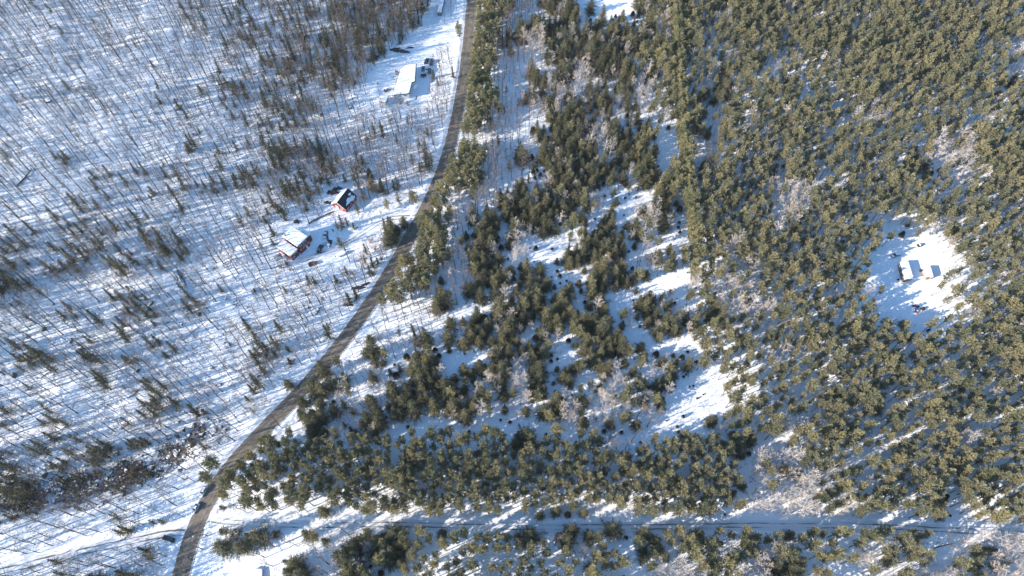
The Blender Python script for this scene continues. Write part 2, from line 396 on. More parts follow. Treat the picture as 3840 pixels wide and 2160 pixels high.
def resample(line, step=1.0):
    seg = np.linalg.norm(np.diff(line, axis=0), axis=1); s = np.r_[0, np.cumsum(seg)]; t = np.arange(0, s[-1], step)
    out = np.stack([np.interp(t, s, line[:, 0]), np.interp(t, s, line[:, 1])], 1)
    k = 9
    for _ in range(3):
        q = out.copy()
        for i in range(1, len(out)-1):
            lo = max(0, i-k//2); hi = min(len(out), i+k//2+1); w = min(i-lo, hi-1-i); q[i] = out[i-w:i+w+1].mean(0)
        out = q
    return out
def ribbon(name, line, hw, mt, lift, label, jitter=.25):
    c = resample(line); t = np.gradient(c, axis=0); t /= np.linalg.norm(t, axis=1)[:, None]; nrm = np.stack([-t[:, 1], t[:, 0]], 1)
    us = np.linspace(-1, 1, 9); n = len(c); vs = []; uvs = []
    for i in range(n):
        for u in us:
            w = hw+jitter*float(vnoise(np.array([i*1.0]), np.array([u*50]), 6, 5)[0])*2
            p = c[i]+nrm[i]*u*w; vs.append((p[0], p[1])); uvs.append((u, i*1.0))
    vs = np.array(vs); z = terr(vs[:, 0], vs[:, 1], False)+lift
    fs = [(i*9+k, i*9+k+1, (i+1)*9+k+1, (i+1)*9+k) for i in range(n-1) for k in range(8)]
    fs = [f if True else f for f in fs]
    me = bpy.data.meshes.new(name); me.from_pydata([(v[0], v[1], zz) for v, zz in zip(vs, z)], [], fs)
    uvl = me.uv_layers.new(name='UVMap'); li = np.empty(len(me.loops), np.int32); me.loops.foreach_get('vertex_index', li)
    uvl.data.foreach_set('uv', np.array(uvs, np.float32)[li].ravel()); me.materials.append(mt); me.update()
    me.polygons.foreach_set('use_smooth', [True]*len(me.polygons))
    o = link(name, me); return tag(o, label, kind='structure')
ribbon('road', road_c, ROAD_W, M['road'], .03, 'curving sand and salt stained paved road between snowbanks', .15)
ribbon('driveway', DRIVE_1, 2.1, M['drive'], .034, 'snowy driveway with dark gravel showing by the red houses')
ribbon('driveway', DRIVE_2, 1.9, M['trail'], .026, 'snow covered upper driveway to the black roofed cottage')
ribbon('driveway', LOT_A, 2.6, M['trail'], .05, 'wide ploughed snowy driveway of the long white building')
ribbon('lane', LANE_W, 2.6, M['drive'], .022, 'snowy lane running left from the road junction')
ribbon('lane', LANE_E, 2.0, M['lane'], .024, 'long straight snow packed lane below the pine plantation')
ribbon('path', PATH, .5, M['wood'], .22, 'narrow brown footpath between the two red buildings', .1)

# ------------------------------------------------------------ tree prototypes: (trunk mesh, crown mesh)
def tuft(mb, p, d, L, n, w, spread=.9, mi=0):
    d = Vector(d).normalized()
    for _ in range(n):
        q = Vector((R.gauss(0, 1), R.gauss(0, 1), R.gauss(0, .8))).normalized()
        e = (d+q*spread).normalized(); s = Vector(p)-d*L*R.uniform(0, .55)
        mb.blade(s, s+e*L*R.uniform(.7, 1.15), w*R.uniform(.7, 1.2), mi)
def lump(a, z, k):                                      # how far a crown bulges in a direction: makes the outline uneven
    return 1+.22*math.sin(a*2+z*.9+k)+.16*math.sin(a*3-z*1.7+2*k)+.12*math.sin(a*5+z*2.6+3*k)
def pine_proto(h, r, base, whorls, nb, tl=.66, tn=10, tw=.12, flat=.5):
    t = MB(); c = MB(); bx, by = R.uniform(-.5, .5), R.uniform(-.5, .5); kk = R.uniform(0, 6)
    tr = lambda z: Vector((bx*(z/h)**2, by*(z/h)**2, z))
    t.tube([tr(z) for z in (-.3, h*.3, h*.6, h*.97)], [.2*h/15, .16*h/15, .11*h/15, .03], 5)
    for i in range(whorls):
        f = i/(whorls-1); z = h*(base+(1-base)*f*.97)
        L = max(.55, r*(math.sin(math.pi*min(1, (f*.90+.16)))**.6)); a0 = R.uniform(0, 6.28)
        for k in range(nb):
            if R.random() < .12 + .25*(f < .15): continue
            a = a0+2*math.pi*k/nb+R.uniform(-.4, .4); l = L*R.uniform(.6, 1.15)*lump(a, z, kk); up = .10+.55*f+R.uniform(-.1, .15)
            d = Vector((math.cos(a), math.sin(a), 0)); p0 = tr(z+R.uniform(-.4, .4))
            P1 = p0+d*l*.55+Vector((0, 0, l*up*.35)); P2 = p0+d*l+Vector((0, 0, l*up))
            c.tube([p0, P1, P2], [.05, .03, .012], 3, 1)
            m = max(4, int(l*3.2))
            for j in range(m):
                u = .22+.78*j/(m-1); q = p0+(P1-p0)*(u/.55) if u < .55 else P1+(P2-P1)*((u-.55)/.45)
                side = Vector((-d.y, d.x, 0))*R.uniform(-1, 1)*(.25+l*.38*(1.25-u))
                tuft(c, q+side, (d*.8+side*.8+Vector((0, 0, .9))).normalized(), tl*R.uniform(.75, 1.25), tn, tw)
    tuft(c, tr(h), (0, 0, 1), tl*1.2, tn+6, tw)
    return t, c
def spruce_proto(h, r, base=.04, droop=.28, dens=1.0, power=.85, w=.13, ragged=.2, amp=1.0):
    t = MB(); c = MB(); t.tube([(0, 0, -.3), (0, 0, h*.5), (0, 0, h*.98)], [.02*h, .012*h, .02], 5)
    z = h*base; kk = R.uniform(0, 6)
    while z < h*.985:
        f = (z/h-base)/(1-base); L = r*max(.06, (1-f)**power)*R.uniform(.85, 1.1); nb = max(4, int((5+3.6*L)*dens)); a0 = R.uniform(0, 6.28)
        for k in range(nb):
            a = a0+2*math.pi*k/nb+R.uniform(-.3, .3); l = L*R.uniform(1-ragged*2, 1+ragged)*(1+(lump(a, z, kk)-1)*amp)
            if R.random() < .12: continue
            d = Vector((math.cos(a), math.sin(a), 0)); sd = Vector((-d.y, d.x, 0)); p0 = Vector((0, 0, z+R.uniform(-.15, .15))); rise = R.uniform(-.05, .25)
            nseg = max(2, int(l*2.0))
            for j in range(nseg+1):
                u = .12+.88*j/nseg; q = p0+d*l*u+Vector((0, 0, -droop*l*u*u+rise*l*u))
                for s_ in (-1, 1):
                    e = (d*.75+sd*s_*R.uniform(.4, 1.0)+Vector((0, 0, R.uniform(-.4, .3))))
                    c.blade(q, q+e.normalized()*(.34+.30*l*(1.1-u))*R.uniform(.7, 1.25), w*R.uniform(.8, 1.3))
                if j == nseg: c.blade(q, q+d*.4+Vector((0, 0, R.uniform(-.1, .2))), w)
        z += (.36+.09*L)*(1.0/dens)
    c.blade((0, 0, h*.94), (0, 0, h*1.03), .08)
    return t, c
def juniper_proto(h, r):
    t = MB(); c = MB(); t.tube([(0, 0, -.2), (0, 0, h*.7)], [.07, .02], 4)
    n = int(330*max(.4, r*h*.35))
    for _ in range(n):
        a = R.uniform(0, 6.28); v = R.random()**.8; z = h*v; rr = r*math.sqrt(max(0.01, 1-(v*1.03-.12)**2))*(R.random()**.45)*(1-.25*v)
        p = Vector((rr*math.cos(a), rr*math.sin(a), z)); d = Vector((math.cos(a)*.6, math.sin(a)*.6, .9)).normalized()
        for k in range(3):
            e = (d+Vector((R.gauss(0, .5), R.gauss(0, .5), R.gauss(0, .4)))).normalized(); c.blade(p-d*.1, p+e*R.uniform(.2, .42), .085)
    return t, c
def bare_proto(h, spread, fork, n1, n2, n3, tr=.16, up=.8, lean=.03, tw=.016, multi=1):
    t = MB(); c = MB()
    for s_ in range(multi):
        la = R.uniform(0, 6.28); lv = Vector((math.cos(la), math.sin(la), 0))*(lean*R.uniform(.3, 3)*h*(1 if multi == 1 else 3)); bow = R.uniform(-1.1, 1.1)*h/16
        def tp(u): return Vector((0, 0, 0))+lv*u*u+Vector((bow*math.sin(u*3.1), .5*h/16*math.sin(u*5+s_), 0))*.6*u+Vector((0, 0, h*u))
        hh = R.uniform(.85, 1) if multi > 1 else 1
        k_ = tr/math.sqrt(multi)
        t.tube([tp(0)-Vector((0, 0, .3))]+[tp(u*hh) for u in (.25, .5, .75, .98)], [k_*1.1, k_*.9, k_*.7, k_*.4, k_*.12], 5)
        for i in range(n1//multi):
            u = fork+(1-fork)*(i+.5)/(n1/multi); u *= hh; a = R.uniform(0, 6.28) if i else 0; a = i*2.4+R.uniform(-.5, .5)
            L = spread*(1.15-.7*(u-fork)/(1-fork+1e-6))*R.uniform(.7, 1.15)
            d = Vector((math.cos(a), math.sin(a), up*R.uniform(.6, 1.4))).normalized(); p0 = tp(u)
            P1 = p0+d*L*.5; P2 = P1+(d+Vector((R.uniform(-.3, .3), R.uniform(-.3, .3), .35))).normalized()*L*.5
            r0 = k_*.42*(1.1-u*.5); c.tube([p0, P1, P2], [r0, r0*.6, r0*.18], 3)
            for j in range(n2):
                v = .25+.75*(j+R.random())/n2; q = p0+(P1-p0)*(v/.5) if v < .5 else P1+(P2-P1)*((v-.5)/.5)
                e = (d+Vector((R.gauss(0, .6), R.gauss(0, .6), R.gauss(.15, .35)))).normalized(); l2 = L*.42*R.uniform(.6, 1.2)*(1.25-v*.6)
                w = q+e*l2; c.tube([q, w], [tw*1.5, tw*.6], 3)
                for k in range(n3):
                    x = q+(w-q)*R.uniform(.25, 1); g = (e+Vector((R.gauss(0, .6), R.gauss(0, .6), R.gauss(.15, .4)))).normalized()
                    c.blade(x, x+g*l2*R.uniform(.3, .6), tw*1.2)
    return t, c
def shrub_proto(h, r, n=26, tw=.02):
    t = MB(); c = MB(); t.tube([(0, 0, -.2), (0, 0, h*.35)], [.05, .03], 4)
    for i in range(n):
        a = R.uniform(0, 6.28); k = R.random()**.6; p = Vector((.1*math.cos(a), .1*math.sin(a), 0)); q = Vector((r*k*math.cos(a), r*k*math.sin(a), h*R.uniform(.5, 1)))
        mid = (p+q)/2+Vector((R.uniform(-.2, .2), R.uniform(-.2, .2), .2)); c.tube([p, mid, q], [tw*1.3, tw, tw*.4], 3)
        for j in range(9):
            x = mid+(q-mid)*R.random(); c.blade(x, x+Vector((R.gauss(0, .5), R.gauss(0, .5), R.uniform(.1, .8))).normalized()*h*.35*R.uniform(.5, 1), tw)
    return t, c

KINDS = {}      # kind -> dict(h nominal, protos[(trunk mesh, crown mesh, joined mesh, height, crown radius)])
def reg(kind, protos, mt, mc, mbranch=None):
    out = []
    for (t, c), h, r in protos:
        ml = [mc, mbranch or mt]
        tm = t.mesh(kind+'_trunk', [mt]); cm = c.mesh(kind+'_crown', ml)
        j = MB(); j.add(t.v, t.f, 1); j.m = [1]*len(t.f); o = len(j.v); j.v += c.v; j.f += [tuple(i+o for i in f) for f in c.f]; j.m += c.m
        jm = j.mesh(kind+'_whole', ml); out.append((tm, cm, jm, h, r))
    KINDS[kind] = out
reg('pine_tree', [(pine_proto(h, r, b, w, nb), h, r) for h, r, b, w, nb in
    [(17, 2.4, .55, 9, 6), (16, 2.1, .6, 8, 6), (18, 2.7, .5, 10, 6), (15, 1.9, .55, 8, 5), (17, 2.2, .66, 7, 7), (16, 2.5, .5, 9, 5), (14, 2.3, .3, 11, 5), (18, 2.0, .35, 13, 5), (17, 2.5, .28, 13, 5)]], M['pinebark'], M['pine'])
reg('white_pine', [(pine_proto(h, r, b, w, nb, .75, 11, .12), h, r) for h, r, b, w, nb in
    [(18, 3.1, .3, 12, 6), (16, 2.8, .25, 11, 6), (17, 3.4, .35, 11, 7), (14, 2.9, .2, 10, 6)]], M['pinebark'], M['whitepine'])
reg('spruce_tree', [(spruce_proto(h, r, b, dr, de, pw), h, r) for h, r, b, dr, de, pw in
    [(13, 3.7, .03, .28, .9, .75), (10, 3.4, .03, .2, .95, .6), (16, 4.2, .05, .35, .85, .8), (8, 2.5, .02, .2, 1.0, .7), (11, 4.3, .03, .15, .9, .5), (14, 3.2, .05, .3, .9, .8)]], M['bark'], M['spruce'])
reg('fir_tree', [(spruce_proto(h, r, b, dr, de, pw, .12, .35, 1.3), h, r) for h, r, b, dr, de, pw in
    [(12, 2.4, .08, .3, .75, .85), (10, 2.1, .06, .3, .75, .8), (14, 2.7, .14, .35, .7, .85), (7.5, 2.0, .05, .2, .85, .75), (11, 2.8, .2, .2, .6, .6)]], M['bark'], M['fir'])
reg('juniper_bush', [(juniper_proto(h, r), h, r) for h, r in [(2.2, 1.1), (3.2, 1.3), (1.4, .8), (4.2, 1.7)]], M['bark'], M['juniper'])
reg('bare_tree', [(bare_proto(h, s, f, 15, 6, 4, tr*1.2, tw=.021, multi=2 if s == 3.9 else 1), h, s) for h, s, f, tr in
    [(17, 3.9, .3, .17), (15, 3.5, .3, .15), (18, 3.6, .42, .15), (20, 4.2, .45, .18), (16, 3.2, .35, .13), (19, 3.4, .5, .14), (14, 3.0, .3, .11), (21, 4.6, .40, .20)]], M['bark'], M['twig'], M['bark'])
reg('bare_sapling', [(bare_proto(h, s, .2, 14, 5, 3, .06, multi=k, tw=.022), h, s) for h, s, k in [(7, 1.9, 1), (9, 2.2, 2), (6, 2.0, 3), (10, 2.2, 1)]], M['twig'], M['twig'], M['twig'])
reg('aspen_tree', [(bare_proto(h, s, f, 20, 8, 5, .17, up=1.0, tw=.034, multi=k), h, s) for h, s, f, k in
    [(15, 3.8, .3, 1), (13, 3.6, .2, 2), (17, 4.2, .35, 1), (11, 3.4, .15, 3), (16, 3.4, .4, 2)]], M['pale'], M['paletwig'], M['pale'])
reg('rusty_shrub', [(shrub_proto(h, r, 30, .022), h, r) for h, r in [(3.4, 2.0), (2.6, 1.6), (4.5, 2.4)]], M['rust'], M['rust'], M['rust'])
reg('brush_shrub', [(shrub_proto(h, r, 34, .022), h, r) for h, r in [(2.6, 1.8), (3.4, 2.2), (2, 1.4)]], M['bark'], M['twig'], M['twig'])
reg('old_tree', [(bare_proto(h, s, f, 11, 8, 5, .27, up=.75, lean=.06, tw=.03), h, s) for h, s, f in [(15, 6.0, .3), (13, 5.5, .25), (17, 6.5, .35)]], M['bark'], M['twig'], M['bark'])

# ------------------------------------------------------------ forest map: what stands where (60-pixel cells of the 3840-wide photo)
MAP = """bbbbbbbbbbbffbffffFFffFFFFFB..ooBbSS.s..SPoPPPPPPPPPPPPPPPPPPPPp
bbbbbbbbbbbbfbffffFFfffFFFf..ooBSSSS.sssSWoPpPPPPPPPPPPPPPPPPPPP
bbbbbbbbbbbbbbffffFffFfFFFf..ooFBwSSSSSSSSoppPPPPPPPPPPPPPPPPjPp
bbbbbbbbbbbbbffbffFfFfFf...B.oobbbSSBSSsPPoppPPPppPpPPPPPPPPjPpW
bbbbbbbbbbbbbffffFfffbf....B.oobbBBSwBBSSPopWSPPpPpPpPpppPPPPPPj
bbbbbbbbbbbfffffFbfbBb.....B.oobbBBwBBBSWPoWsSPPPPpPpPppPpPPPPjP
bbbbbbbbbbbffbfffFFFbbbb...B.oobbBBBBSBBWpoFsPPPPPpPpPWpPPPPPPPj
bbbbbbbbbbbffbffFFFbbbffbBBb.oBfbbSBBBsBspooFpPWpPPPpWWpPpPPpPpP
bbbbbbbbbbbfbfffFFFFbbFBBBfb..BBbSSSFwSSSjoFspPPpPPPPPPPPjWWpPPP
bbbfbbbbbfbbffbfFFFFFFBBBBF..oBBBjSSSjSSSjopFpPPpPPPPpPPPjWWWPPP
bbbbbffbffffbfffFFFFFFFBBBF.ooBbbjSSSSjSSjopFPPPjpPppPPPPPjWWpPP
bbbbbfbbbffffffFFFFF..FFFBb.oobbSjSSSjSBSSoPPPPPWWjPjPPPPPPpPPPP
bbbbfffbbbfffbbfFFFf..F...oobbbSSSSSSBjjSSjoPPPPWWWPPWPPPPppPPPP
bbbfffFfffbfbbbfFFb..FfBS.oobSSSSSSSSjSWWSjoPpPPpWPPPP..PPPPPPPP
ffbfffFbffFbbbbbbb...BFfS.oobSSSwSSPSSjSWSjopPPPWPPPPPP...PPPPPP
FFffFFFFfFFBbbbbbb...s.Bb.oobbSjwj.SSSSjwSjopWPPpPPPPP....pPpPPP
FFfFFFFFFFfbbbbbbb....bF.ooobSSsSSjSSSSjBSjopWWpPPPPPP.....pppPP
FFffbBbfbb..bbb.bbffbfb..ooSbbSSjSjjjSSSSSSwWWWppPpPPP.....pPPPP
FfFbbbfFFbfFb...bfbbbfboobbSbSjSSSjSjSj.SSjPSWWpppPpPP....pPPPPP
fFbfffbfFFFbb..bbffbfb..bbbsjsSSSSSSjS.SSSSPSWWWpPpPPPP...PpWPPP
bbbbbfFfFFbbbbbfbfbbF..b.fb.bSSSSSSjSS.jSSSSPpPppPPPPPPPjjjpPPPP
fFfbbFfbbFFbbbbfFfff..bsbFSjjSsSSSSjSSSjjj.jPpPPPPPPPpPpPPPPpPPP
FFfbFFFFfbbbbbbFFFb.S.fSsSSjjjSSwSjSSSjSSSjjPpPpWPPPPPPPPPpPPPPP
bfbbbfFbfFbbbbfFbb..SffSfSSSSSSSwSjS.SWSSS..PppPPPpPPpPPPPPPpPPP
bbbbbfbbffFbFbbb..sSsWbbSSSSSSWSwS.SPwSPSS.jPpPPPPPPPPPPPPPPPPpP
fbffbbbbffFbFbbfw.s.sffSSSSjSSWsBsSwSwwSwS..jpPPPPPPPPPpPPPPPpPP
FfbFFbbfffbfbbFbBb.SsffSSS...SjjbbSwSwSsb...SpPPPwPpPPpPPPPPPwPP
bfFffFffFbbBB.b.PPPPPPPPPPPPPPPPSSpPPPbbPPPPPSSjjWPpPPPPPPPPwpPp
fbfFFFfkbbbbbb.oPPPPPPPPPPPPPPPPPPPPPPpPPPPPPPjwwwWPPPPPPPPPPppP
FFFFFkkkkk.bb.ooPpPPPPPPPPPPPpPpPPPPPPpPpPPPPPjwWwwwPpPPPPPPjPPP
FFFkkkkkbbb..o.PPPPpPPPPPpPpppPPPPPPPPppPppPPPjwwWwPPPPPPPPjPPPP
Fkkkkbbbbbb...bPPPPp.PPPPPppPPPPPPPP.PPPPPPPPPPwwwWPWPPPPPPjPPPP
kkbbbbbFBfb....b...s.....Pp.....Ps.jS..pp..S..ppjj.jPpPPj.jjPPpp
bbbbbbbSb..BsSSSb.sS.bBSSPPPppPPSSbS.PPjPSPSPjPSPSPPPpPjPPPjWwww
bbbbFbbbBf.BB.SSb.bbSSSSSPPppppPPPPpBPPsSSPPPwpwSPwPPpwPpPPwPSww
bFfFFfFFFfB.....bFS.bSSs.PPpPpPPpPpP.PP..WWwPPWwSSbp..pWPwwwPwww"""
MAPL = None
GRID = np.array([list(r.ljust(64, 'P')[:64]) for r in MAP.split('\n')])
for r_, cols in ((0, range(21, 27)), (1, range(21, 27)), (2, range(20, 27)), (3, range(19, 24)), (4, range(19, 22))):
    for c_ in cols: GRID[r_, c_] = 'H'
sub_ = GRID[27:32, 16:46]; sub_[(sub_ == 'P') | (sub_ == 'p')] = 'Q'
sub_ = GRID[32:34, 17:64]; sub_[sub_ == '.'] = 'n'
GRID[2:10, 32:42][GRID[2:10, 32:42] == 'B'] = 'M'
def zone(px, py, jit=22):
    px = px+rng.uniform(-jit, jit, px.shape); py = py+rng.uniform(-jit, jit, py.shape)
    i = np.clip((py//60).astype(int), 0, 35); j = np.clip((px//60).astype(int), 0, 63); return GRID[i, j]
# kind, probability, scale lo, hi ; and spacing (m)
MIX = {'b': (4.3, [('bare_tree', .76, .75, 1.1), ('bare_sapling', .15, .7, 1.1), ('fir_tree', .02, .5, .9), ('old_tree', .11, .7, 1.1)]),
 'B': (2.9, [('bare_tree', .46, .6, .95), ('bare_sapling', .34, .9, 1.4), ('fir_tree', .05, .6, 1.0), ('rusty_shrub', .04, .7, 1.1), ('old_tree', .11, .6, .95)]),
 'f': (3.15, [('bare_tree', .43, .65, .95), ('fir_tree', .26, .55, 1.15), ('bare_sapling', .17, .8, 1.3), ('brush_shrub', .10, .6, 1.1), ('old_tree', .14, .65, 1)]),
 'H': (2.9, [('fir_tree', .42, .8, 1.35), ('bare_tree', .40, .7, 1.0), ('old_tree', .18, .7, 1)]),
 'F': (2.75, [('fir_tree', .38, .55, 1.25), ('bare_tree', .30, .6, .9), ('bare_sapling', .14, .9, 1.4), ('old_tree', .14, .6, .95), ('brush_shrub', .04, .8, 1.2)]),
 'k': (2.2, [('brush_shrub', .50, .8, 1.5), ('fir_tree', .18, .4, .8), ('bare_sapling', .20, .6, 1), ('rusty_shrub', .06, .6, 1), ('old_tree', .06, .5, .7)]),
 'P': (3.6, [('pine_tree', .83, .68, 1.08), ('white_pine', .05, .75, 1.05), ('bare_sapling', .05, 1, 1.5), ('aspen_tree', .055, .7, 1.0), ('spruce_tree', .015, .7, 1.1)]),
 'p': (4.4, [('pine_tree', .70, .75, 1.1), ('bare_sapling', .14, .9, 1.4), ('aspen_tree', .16, .7, 1.0)]),
 'o': (3.6, [('white_pine', 1, .72, .98)]),
 's': (6.0, [('spruce_tree', .62, .6, 1.1), ('juniper_bush', .25, .8, 1.3), ('bare_sapling', .13, .6, 1)]),
 'S': (3.05, [('spruce_tree', .66, .55, 1.2), ('juniper_bush', .06, .9, 1.5), ('white_pine', .09, .5, .85), ('fir_tree', .03, .7, 1.1), ('bare_sapling', .05, .7, 1.1), ('aspen_tree', .10, .6, .95), ('rusty_shrub', .01, .7, 1.1)]),
 'j': (4.3, [('juniper_bush', .34, .5, 1.25), ('spruce_tree', .44, .4, .95), ('bare_sapling', .22, .4, .8)]),
 'M': (2.9, [('spruce_tree', .34, .6, 1.1), ('bare_tree', .22, .5, .8), ('aspen_tree', .12, .6, .9), ('bare_sapling', .22, .8, 1.4), ('rusty_shrub', .05, .7, 1.2), ('fir_tree', .05, .6, 1)]),
 'w': (2.9, [('aspen_tree', .80, .7, 1.1), ('bare_sapling', .14, .8, 1.3), ('spruce_tree', .06, .5, .8)]),
 'W': (3.1, [('aspen_tree', .68, .75, 1.15), ('pine_tree', .20, .75, 1.0), ('bare_sapling', .12, .9, 1.4)]),
 'Q': (2.9, [('pine_tree', .97, .78, 1.05), ('bare_sapling', .03, 1, 1.4)]),
 'n': (4.4, [('bare_sapling', .6, .6, 1.2), ('bare_tree', .2, .5, .7), ('spruce_tree', .1, .4, .8), ('juniper_bush', .1, .6, 1.2)]),
 '.': (0, [])}
CROWN_AT = {'juniper_bush': .4, 'rusty_shrub': .5, 'brush_shrub': .5, 'bare_sapling': .6, 'bare_tree': .45, 'old_tree': .5, 'aspen_tree': .6, 'spruce_tree': .4, 'fir_tree': .5, 'pine_tree': .8, 'white_pine': .6}

placed = []                                             # (kind, proto index, x, y, z, rz, scale, label|None)
cells = {}
def near(x, y, r):
    k = 6.0; i, j = int(x//k), int(y//k)
    for a in (i-1, i, i+1):
        for b in (j-1, j, j+1):
            for (u, v, q) in cells.get((a, b), ()):
                m = (r+q)/2
                if (u-x)**2+(v-y)**2 < m*m: return True
    return False
def put(kind, pi, x, y, rz, s, label=None, r=4.0):
    cells.setdefault((int(x//6), int(y//6)), []).append((x, y, r)); placed.append([kind, pi, x, y, gnd(x, y), rz, s, label])

# ground kept free of trunks: houses, yards, clearings (photo pixels of their outline on the ground)
FREE = [[(1640,0),(1745,0),(1735,120),(1690,190),(1600,250),(1560,380),(1400,400),(1370,330),(1400,250),(1500,190),(1580,120),(1620,60)],
 [(1010,880),(1100,820),(1180,860),(1240,790),(1300,700),(1370,730),(1300,870),(1420,850),(1385,950),(1240,1010),(1130,1040),(1040,970)],
 [(3310,835),(3400,850),(3480,905),(3515,960),(3520,1050),(3470,1110),(3540,1180),(3470,1240),(3340,1200),(3300,1110),(3270,1000),(3315,930)],
 [(720,2060),(980,2060),(1000,2200),(640,2200)],
 [(2200,0),(2400,0),(2330,60),(2240,80)]]
OPENV = [[(1330,620),(1410,590),(1425,650),(1350,685),(1310,690)], [(1090,900),(1200,862),(1235,922),(1120,950)], [(1530,742),(1640,700),(1738,680),(1730,715),(1600,770),(1560,795),(1520,772)],
 [(1560,832),(1640,862),(1760,868),(1775,905),(1640,892),(1560,855)], [(1690,960),(1745,930),(1790,950),(1825,1030),(1790,1105),(1640,1105),(1665,1020)], [(1395,985),(1500,928),(1512,962),(1420,1000)],
 [(960,1062),(1180,1052),(1400,1068),(1620,1088),(1760,1092),(1760,1112),(1400,1104),(960,1104)], [(1600,482),(1655,458),(1645,520),(1545,570),(1535,560)], [(1655,335),(1700,330),(1702,425),(1655,430)],
 [(1478,-20),(1610,-20),(1565,40),(1490,55)], [(1120,795),(1262,750),(1275,775),(1150,822)], [(1255,560),(1290,565),(1290,610),(1262,600)], [(1640,600),(1735,585),(1740,610),(1655,640)], [(1400,860),(1450,880),(1480,930),(1430,930)]]
FREE += [[(a*VS, b*VS) for a, b in p] for p in OPENV]
FREEW = []
for poly in FREE:
    a_ = np.array(poly, float); w = [pt(p[0], p[1]) for p in a_]; FREEW.append(np.array([[v.x, v.y] for v in w]))
def inside(x, y, poly):
    r = np.zeros(x.shape, bool); n = len(poly)
    for i in range(n):
        (x1, y1), (x2, y2) = poly[i], poly[(i+1) % n]
        c = ((y1 > y) != (y2 > y)) & (x < (x2-x1)*(y-y1)/(y2-y1+1e-12)+x1); r ^= c
    return r

# trees one can single out in the photograph, by the pixel of their middle: kind, proto, px, py, scale, label
HAND = [
 ('fir_tree',2,540,1085,.0,None)]
HAND = []
def hand(kind, pi, px, py, s, label, zone_r=None): HAND.append((kind, pi, px, py, s, label, zone_r))
hand('spruce_tree',2,2258,1085/1.0*0+1233,1.35,'tallest broad grey green spruce standing in the middle of the bush area')
hand('spruce_tree',0,1828,1222,1.05,'broad conical spruce beside dark bushes above the shaded snow gap')
hand('spruce_tree',4,1680,1265,1.0,'wide dark spruce clump left of the conical spruce, snow on three sides')
hand('spruce_tree',4,2025,1010,1.0,'round dense spruce alone on bright snow in the upper clearing')
hand('spruce_tree',1,2080,1165,1.25,'dark broad spruce topping the central thicket')
hand('spruce_tree',2,2050,1180,1.1,'tall dark spruce with lit left flank in the central thicket')
hand('spruce_tree',3,2510,930,.9,'lone small spruce on the snow near the pine hedge')
hand('spruce_tree',4,2465,965,.95,'rounded spruce left of the lone small spruce near the hedge')
hand('spruce_tree',0,2260,60,1.25,'dark pointed spruce alone in the bright snow opening at the top edge')
hand('spruce_tree',1,2335,60,.95,'light green spruce beside the dark pointed spruce at the top opening')
hand('spruce_tree',2,1208,1385,1.1,'big dark spruce standing at the right edge of the road bend')
hand('spruce_tree',2,1550,1530,1.15,'tall spruce with bright left side above the shaded strip of snow')
hand('spruce_tree',2,1625,1520,1.05,'second tall spruce just right of the bright sided spruce')
hand('spruce_tree',2,1745,1560,1.0,'slender spruce standing alone where the shaded snow strip widens')
hand('spruce_tree',1,2670,1580,1.0,'round dark spruce on the right side of the lower snow clearing')
hand('juniper_bush',1,2558,1340,1.1,'oval dark juniper on the snow left of its round neighbour')
hand('juniper_bush',3,2587,1357,.8,'round dark juniper right of the oval one in the snow clearing')
hand('juniper_bush',3,2460,1330,1.1,'dark juniper at the foot of the spruce clump left of the clearing')
hand('juniper_bush',0,2386,1320,1.0,'small round juniper on the shaded snow left of the clearing')
hand('juniper_bush',3,2665,1320,.4,'tiny juniper in a row at the clearing edge nearest the pines')
hand('juniper_bush',1,3382,880,1.2,'dark oval bush standing alone in the right hand yard')
hand('spruce_tree',3,3407,840,.62,'dark rounded conifer at the top of the right hand yard')
hand('juniper_bush',1,1646,1334,1.1,'solitary dark juniper on the snow strip below the spruce clump')
hand('spruce_tree',3,2385,1090,.65,'small lone spruce on the wide bright snow strip')
hand('fir_tree',2,285,765,1.1,'tall dark narrow fir on the left hillside, its tip leaning left')
hand('fir_tree',0,420,840,1.1,'broad dark fir right of the tall narrow fir on the left hillside')
hand('fir_tree',0,460,670,.9,'lone fir among bare trunks on the upper left slope')
hand('fir_tree',1,500,630,.9,'dark fir on the upper left slope above the lone fir')
hand('spruce_tree',1,705,555,.75,'compact black green spruce by itself among bare trunks')
hand('fir_tree',2,840,150,1.15,'tall fir with a dark upper crown near the top left')
hand('fir_tree',1,690,420,1.0,'dark fir left of the mixed wood on the upper slope')
hand('fir_tree',3,240,580,1.0,'small fir half way up the left slope')
hand('fir_tree',3,345,655,1.0,'short dark fir on the open left slope')
hand('fir_tree',1,400,640,1.0,'narrow fir between bare trunks on the open left slope')
hand('spruce_tree',0,610,930,.95,'heavy dark spruce above the fallen grey tree')
hand('fir_tree',0,545,1050-150,.7,'small fir left of the heavy dark spruce')
hand('fir_tree',1,225,1175,1.0,'slim dark fir leaning over the lower left slope')
hand('fir_tree',1,450,1205,1.0,'slim fir below the middle of the left slope')
hand('fir_tree',0,540,1170,1.0,'dark fir beside a snow capped boulder on the left slope')
hand('fir_tree',1,825,1080,.8,'small fir just left of the snow glade')
hand('fir_tree',0,100,1350,1.0,'dark fir near the left edge above the ravine')
hand('fir_tree',0,60,1340,.9,'fir closest to the left edge above the ravine')
hand('spruce_tree',1,1395,690,1.0,'dark dense spruce right of the black roofed cottage')
hand('spruce_tree',1,1385,650,.8,'dark spruce behind the black roofed cottage')
hand('fir_tree',3,1272,905,.9,'small fir beside the parked cars below the cottage')
hand('fir_tree',0,1278,830,.95,'bushy fir just below the black roofed cottage')
hand('fir_tree',0,1395,985,.9,'dark fir cluster at the right end of the lit driveway')
hand('fir_tree',1,1385,1010,.9,'dark fir at the road edge below the driveway mouth')
